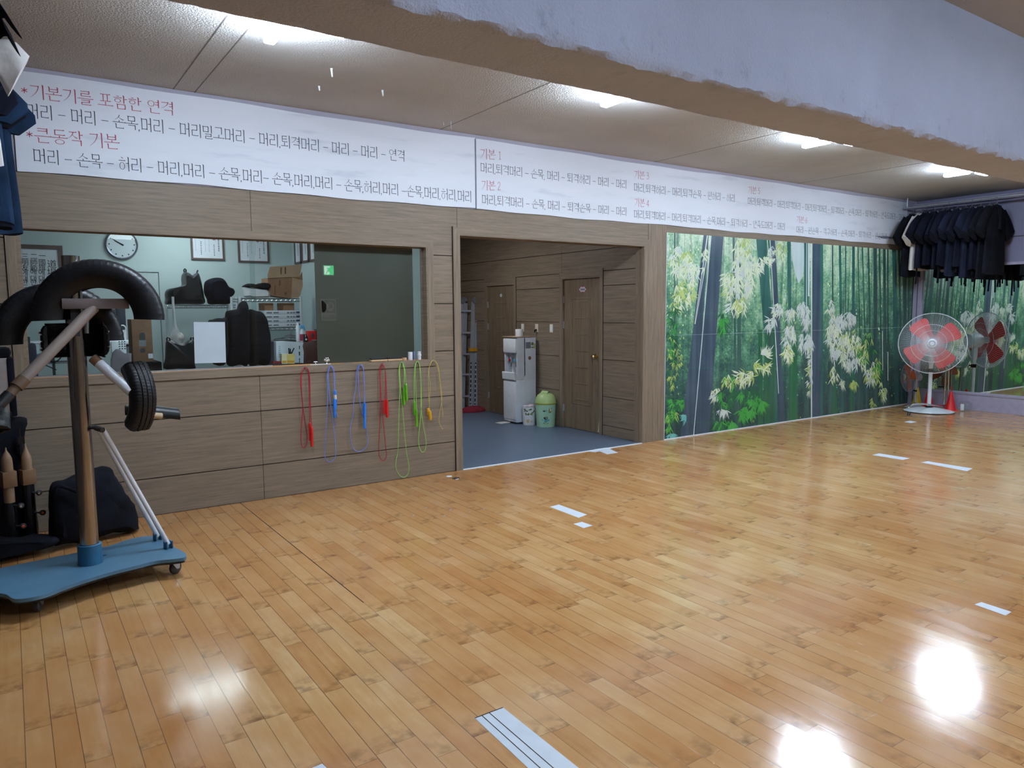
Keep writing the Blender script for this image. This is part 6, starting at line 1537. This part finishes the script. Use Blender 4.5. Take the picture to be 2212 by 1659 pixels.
q = W(264, 732, 1.42); t = thing('mug', 'white mug on the desk in front of the speaker box', 'mug', (q.x, 1.42, zd)); mb = MB(); mb.lathe([(0, .001), (.034, .001), (.040, .02), (.042, .10), (.038, .10), (.036, .02), (0, .012)], 24, Matrix.Translation((q.x, 1.42, zd))); child(mb, 'cup', M['white'], t)
mb = MB(); mb.tube([(q.x+.03*sin(a_)*1.0, 1.37, zd+.115+.03*cos(a_)) for a_ in [2*PI*i/14 for i in range(14)]], .006, 8, closed=True); child(mb, 'handle', M['white'], t)
mb = MB(); q = W(250, 722, 1.38); mb.lathe([(0, .001), (.026, .001), (.03, .07), (0, .07)], 18, Matrix.Translation((q.x, 1.38, zd))); tag(mb.build('white_jar', M['white']), 'small white jar left of the mug on the desk', 'jar')
t = thing('desk_tray', 'white organiser with black cut marks under the desk edge', 'organiser', (-3.0, 1.2, 1.0)); a, b = W(240, 738, 1.16), W(273, 757, 1.16); mb = MB(); mb.box((a.x, 1.16, b.z-.10), (b.x, 1.195, a.z), bev=.003); child(mb, 'tray_body', M['white'], t)
mb = MB(); random.seed(3)
for k in range(12):
    u, v = (k % 3)/3+.15, (k//3)/4+.12; x_, z_ = a.x+(b.x-a.x)*(.40+.55*u), b.z+(a.z-b.z)*v; mb.face([(x_, 1.1595, z_), (x_+.018, 1.1595, z_+.006), (x_+.006, 1.1595, z_+.016)], 0)
child(mb, 'marks', M['ink'], t)
t = thing('keyboard_rack', 'grey rack with cables under the office desk, left of the steel pole', 'rack', (-3.6, 1.1, .9))
mb = MB()
for py in (743, 766, 784): a, b = W(62, py, 1.1), W(158, py-2, 1.1); mb.box((a.x, 1.0, a.z-.012), (b.x, 1.17, a.z+.004))
child(mb, 'shelf_board', M['grey'], t)
mb = MB()
for px in (62, 112, 158): a = W(px, 735, 1.1); b = W(px, 797, 1.1); mb.box((a.x-.008, 1.0, 0), (a.x+.008, 1.17, a.z+.03))
child(mb, 'rack_post', M['darkgrey'], t)
mb = MB(); mb.tube(smooth_path([tuple(W(x, y, .98)) for x, y in ((133, 748), (134, 765), (126, 778), (112, 780), (106, 772), (112, 764))], 5), .005, 6); mb.tube([W(90, 785, .95), W(122, 799, .95)], .005, 6); child(mb, 'cable', M['blackgloss'], t)
a, b = W(64, 745, .9), W(86, 764, .9); mb = MB(); mb.box((a.x, .9, b.z), (b.x, .96, a.z)); tag(mb.build('paper_stack', M['mint']), 'pale blue paper stack left of the diagonal pipe, in the office', 'paper')
mb = MB(); a, b = W(48, 742, .4), W(82, 797, .4); mb.box((a.x, .40, CT+.002), (b.x, .55, a.z), bev=.02); tag(mb.build('chair_back', mat('navy_chair_cloth', sr(34, 40, 56), .8)), 'navy chair back inside the office at the left end of the window', 'chair')
a, b = W(283, 690, .36), W(332, 781, .36)
mb = MB(); mb.box((a.x-.03, .34, CT+.002), (b.x+.06, .66, b.z-.002), bev=.01); tag(mb.build('black_case', M['blackcloth']), 'black case under the brown marked box at the window', 'case')
t = thing('brown_parcel', 'brown box with round dark stickers standing at the office window, by the tyres', 'box', ((a.x+b.x)/2, .45, b.z)); mb = MB(); mb.box((a.x, .36, b.z), (b.x, .60, a.z), bev=.003); child(mb, 'carton', mat('brown_parcel_card', sr(126, 94, 72), .8), t)
mb = MB()
for px, py, r in ((307.5, 724, .022), (308.5, 757, .020)): q = W(px, py, .358); mb.lathe([(0, 0), (r, 0)], 20, Matrix.Translation((q.x, .3585, q.z)) @ Matrix.Rotation(PI/2, 4, 'X'), 0)
p, q = W(300, 735, .358), W(316, 748, .358); mb.face([(p.x, .3585, q.z), (q.x, .3585, q.z), (q.x, .3585, p.z), (p.x, .3585, p.z)], 1)
q = W(307.5, 732, .358); mb.face([(q.x-.022, .3586, q.z-.02), (q.x+.022, .3586, q.z-.02), (q.x+.022, .3586, q.z+.025), (q.x-.022, .3586, q.z+.025)], 0)
p, q = W(320, 764, .358), W(331, 774, .358); mb.face([(p.x, .3585, q.z), (q.x, .3585, q.z), (q.x, .3585, p.z), (p.x, .3585, p.z)], 2)
child(mb, 'stickers', [M['darkgrey'], M['grey'], M['paper']], t)
t = off_puff('grey_stand_in', 'made-up grey rounded shape standing on the window ledge behind the white pipe', 'panel', [(239, 803), (239, 776), (243, 761), (250, 754), (258, 754), (265, 760), (270, 763), (284, 763), (284, 803)], .02, .012, mat('stand_in_grey', sr(84, 86, 90), .6, var=.03), org=(0, 0), sc=1.0, zmin=1.1735)  # made-up shape filling a blanked-out patch, no known panel here
# small things along the window ledge
SZ = z0s = 1.1725
def sx(px, y=.02): return W(px, 778, y).x
for i, (a, b) in enumerate(((800, 835), (836, 868))):
    p, q = sx(a), sx(b); t = thing('brush', ['left', 'right'][i]+' one of two wooden brushes lying on the window ledge', 'brush', ((p+q)/2, .03, SZ), 'brushes on the ledge')
    mb = MB(); mb.box((p, -.004, SZ), (q, .055, SZ+.020), bev=.006); child(mb, 'wooden_back', mat('pale_brush_wood', sr(196, 160, 120), .5), t)
    mb = MB(); mb.box((p+.006, .008, SZ+.020), (q-.006, .052, SZ+.034), bev=.003); child(mb, 'bristles', M['black'], t)
def cyl(name, px, r, h, m, lab, cat, y=.03):
    t = MB(); x = sx(px, y); t.lathe([(0, 0), (r*.96, 0), (r, .003), (r, h-.003), (r*.95, h), (0, h)], 24, Matrix.Translation((x, y, SZ))); return tag(t.build(name, m), lab, cat)
cyl('wooden_lid', 873.5, .023, .026, mat('tan_wood', sr(196, 156, 120), .5), 'small tan wooden tub right of the brushes on the ledge', 'tub')
cyl('white_canister', 886.5, .0225, .080, M['white'], 'white cylinder canister on the window ledge', 'canister')
cyl('blue_tube', 895, .006, .082, mat('blue_white_tube', sr(110, 130, 190), .4), 'thin bluish tube between canister and white bottle', 'tube', .05)
t = thing('white_bottle', 'small white ridged bottle at the right end of the ledge', 'bottle', (sx(907), .03, SZ)); mb = MB(); mb.lathe([(0, 0), (.016, 0), (.016, .036), (.020, .040), (.020, .054), (.015, .058), (.0165, .075), (.0165, .082), (0, .082)], 24, Matrix.Translation((sx(907), .03, SZ))); child(mb, 'bottle_body', M['white'], t)
x = sx(706); t = thing('silver_trinket', 'shiny silver ball trinket on the ledge before the dark sheet', 'ornament', (x, .02, SZ)); mb = MB(); mb.lathe([(0, .002), (.012, 0), (.004, .010), (.004, .022), (0, .022)], 16, Matrix.Translation((x, .02, SZ))); child(mb, 'stem', M['chrome'], t)
for dx, dz, r in ((0, .034, .014), (-.018, .040, .011), (.018, .038, .011), (-.006, .054, .010), (.012, .054, .009)):
    mb = MB(); mb.ellips((x+dx, .02, SZ+dz), (r, r, r)); child(mb, 'ball', M['chrome'], t)
p, q = sx(670, .0), sx(714, .0); t = thing('ledge_rule', 'white strip with a small T knob on the window ledge', 'rule', ((p+q)/2, .0, SZ)); mb = MB(); mb.box((p, -.006, SZ), (q, .014, SZ+.005)); child(mb, 'strip', M['white'], t)
x = sx(681.5, .005); mb = MB(); mb.tube([(x, .005, SZ+.004), (x, .005, SZ+.024)], .004, 8); mb.ellips((x, .005, SZ+.027), (.020, .010, .006)); child(mb, 't_knob', M['white'], t)
p, q = sx(745, .0), sx(762, .0); mb = MB(); mb.box((p, .0, SZ), (q, .04, SZ+.002)); tag(mb.build('paper_slip', M['grey']), 'grey slip of paper lying on the ledge', 'paper')
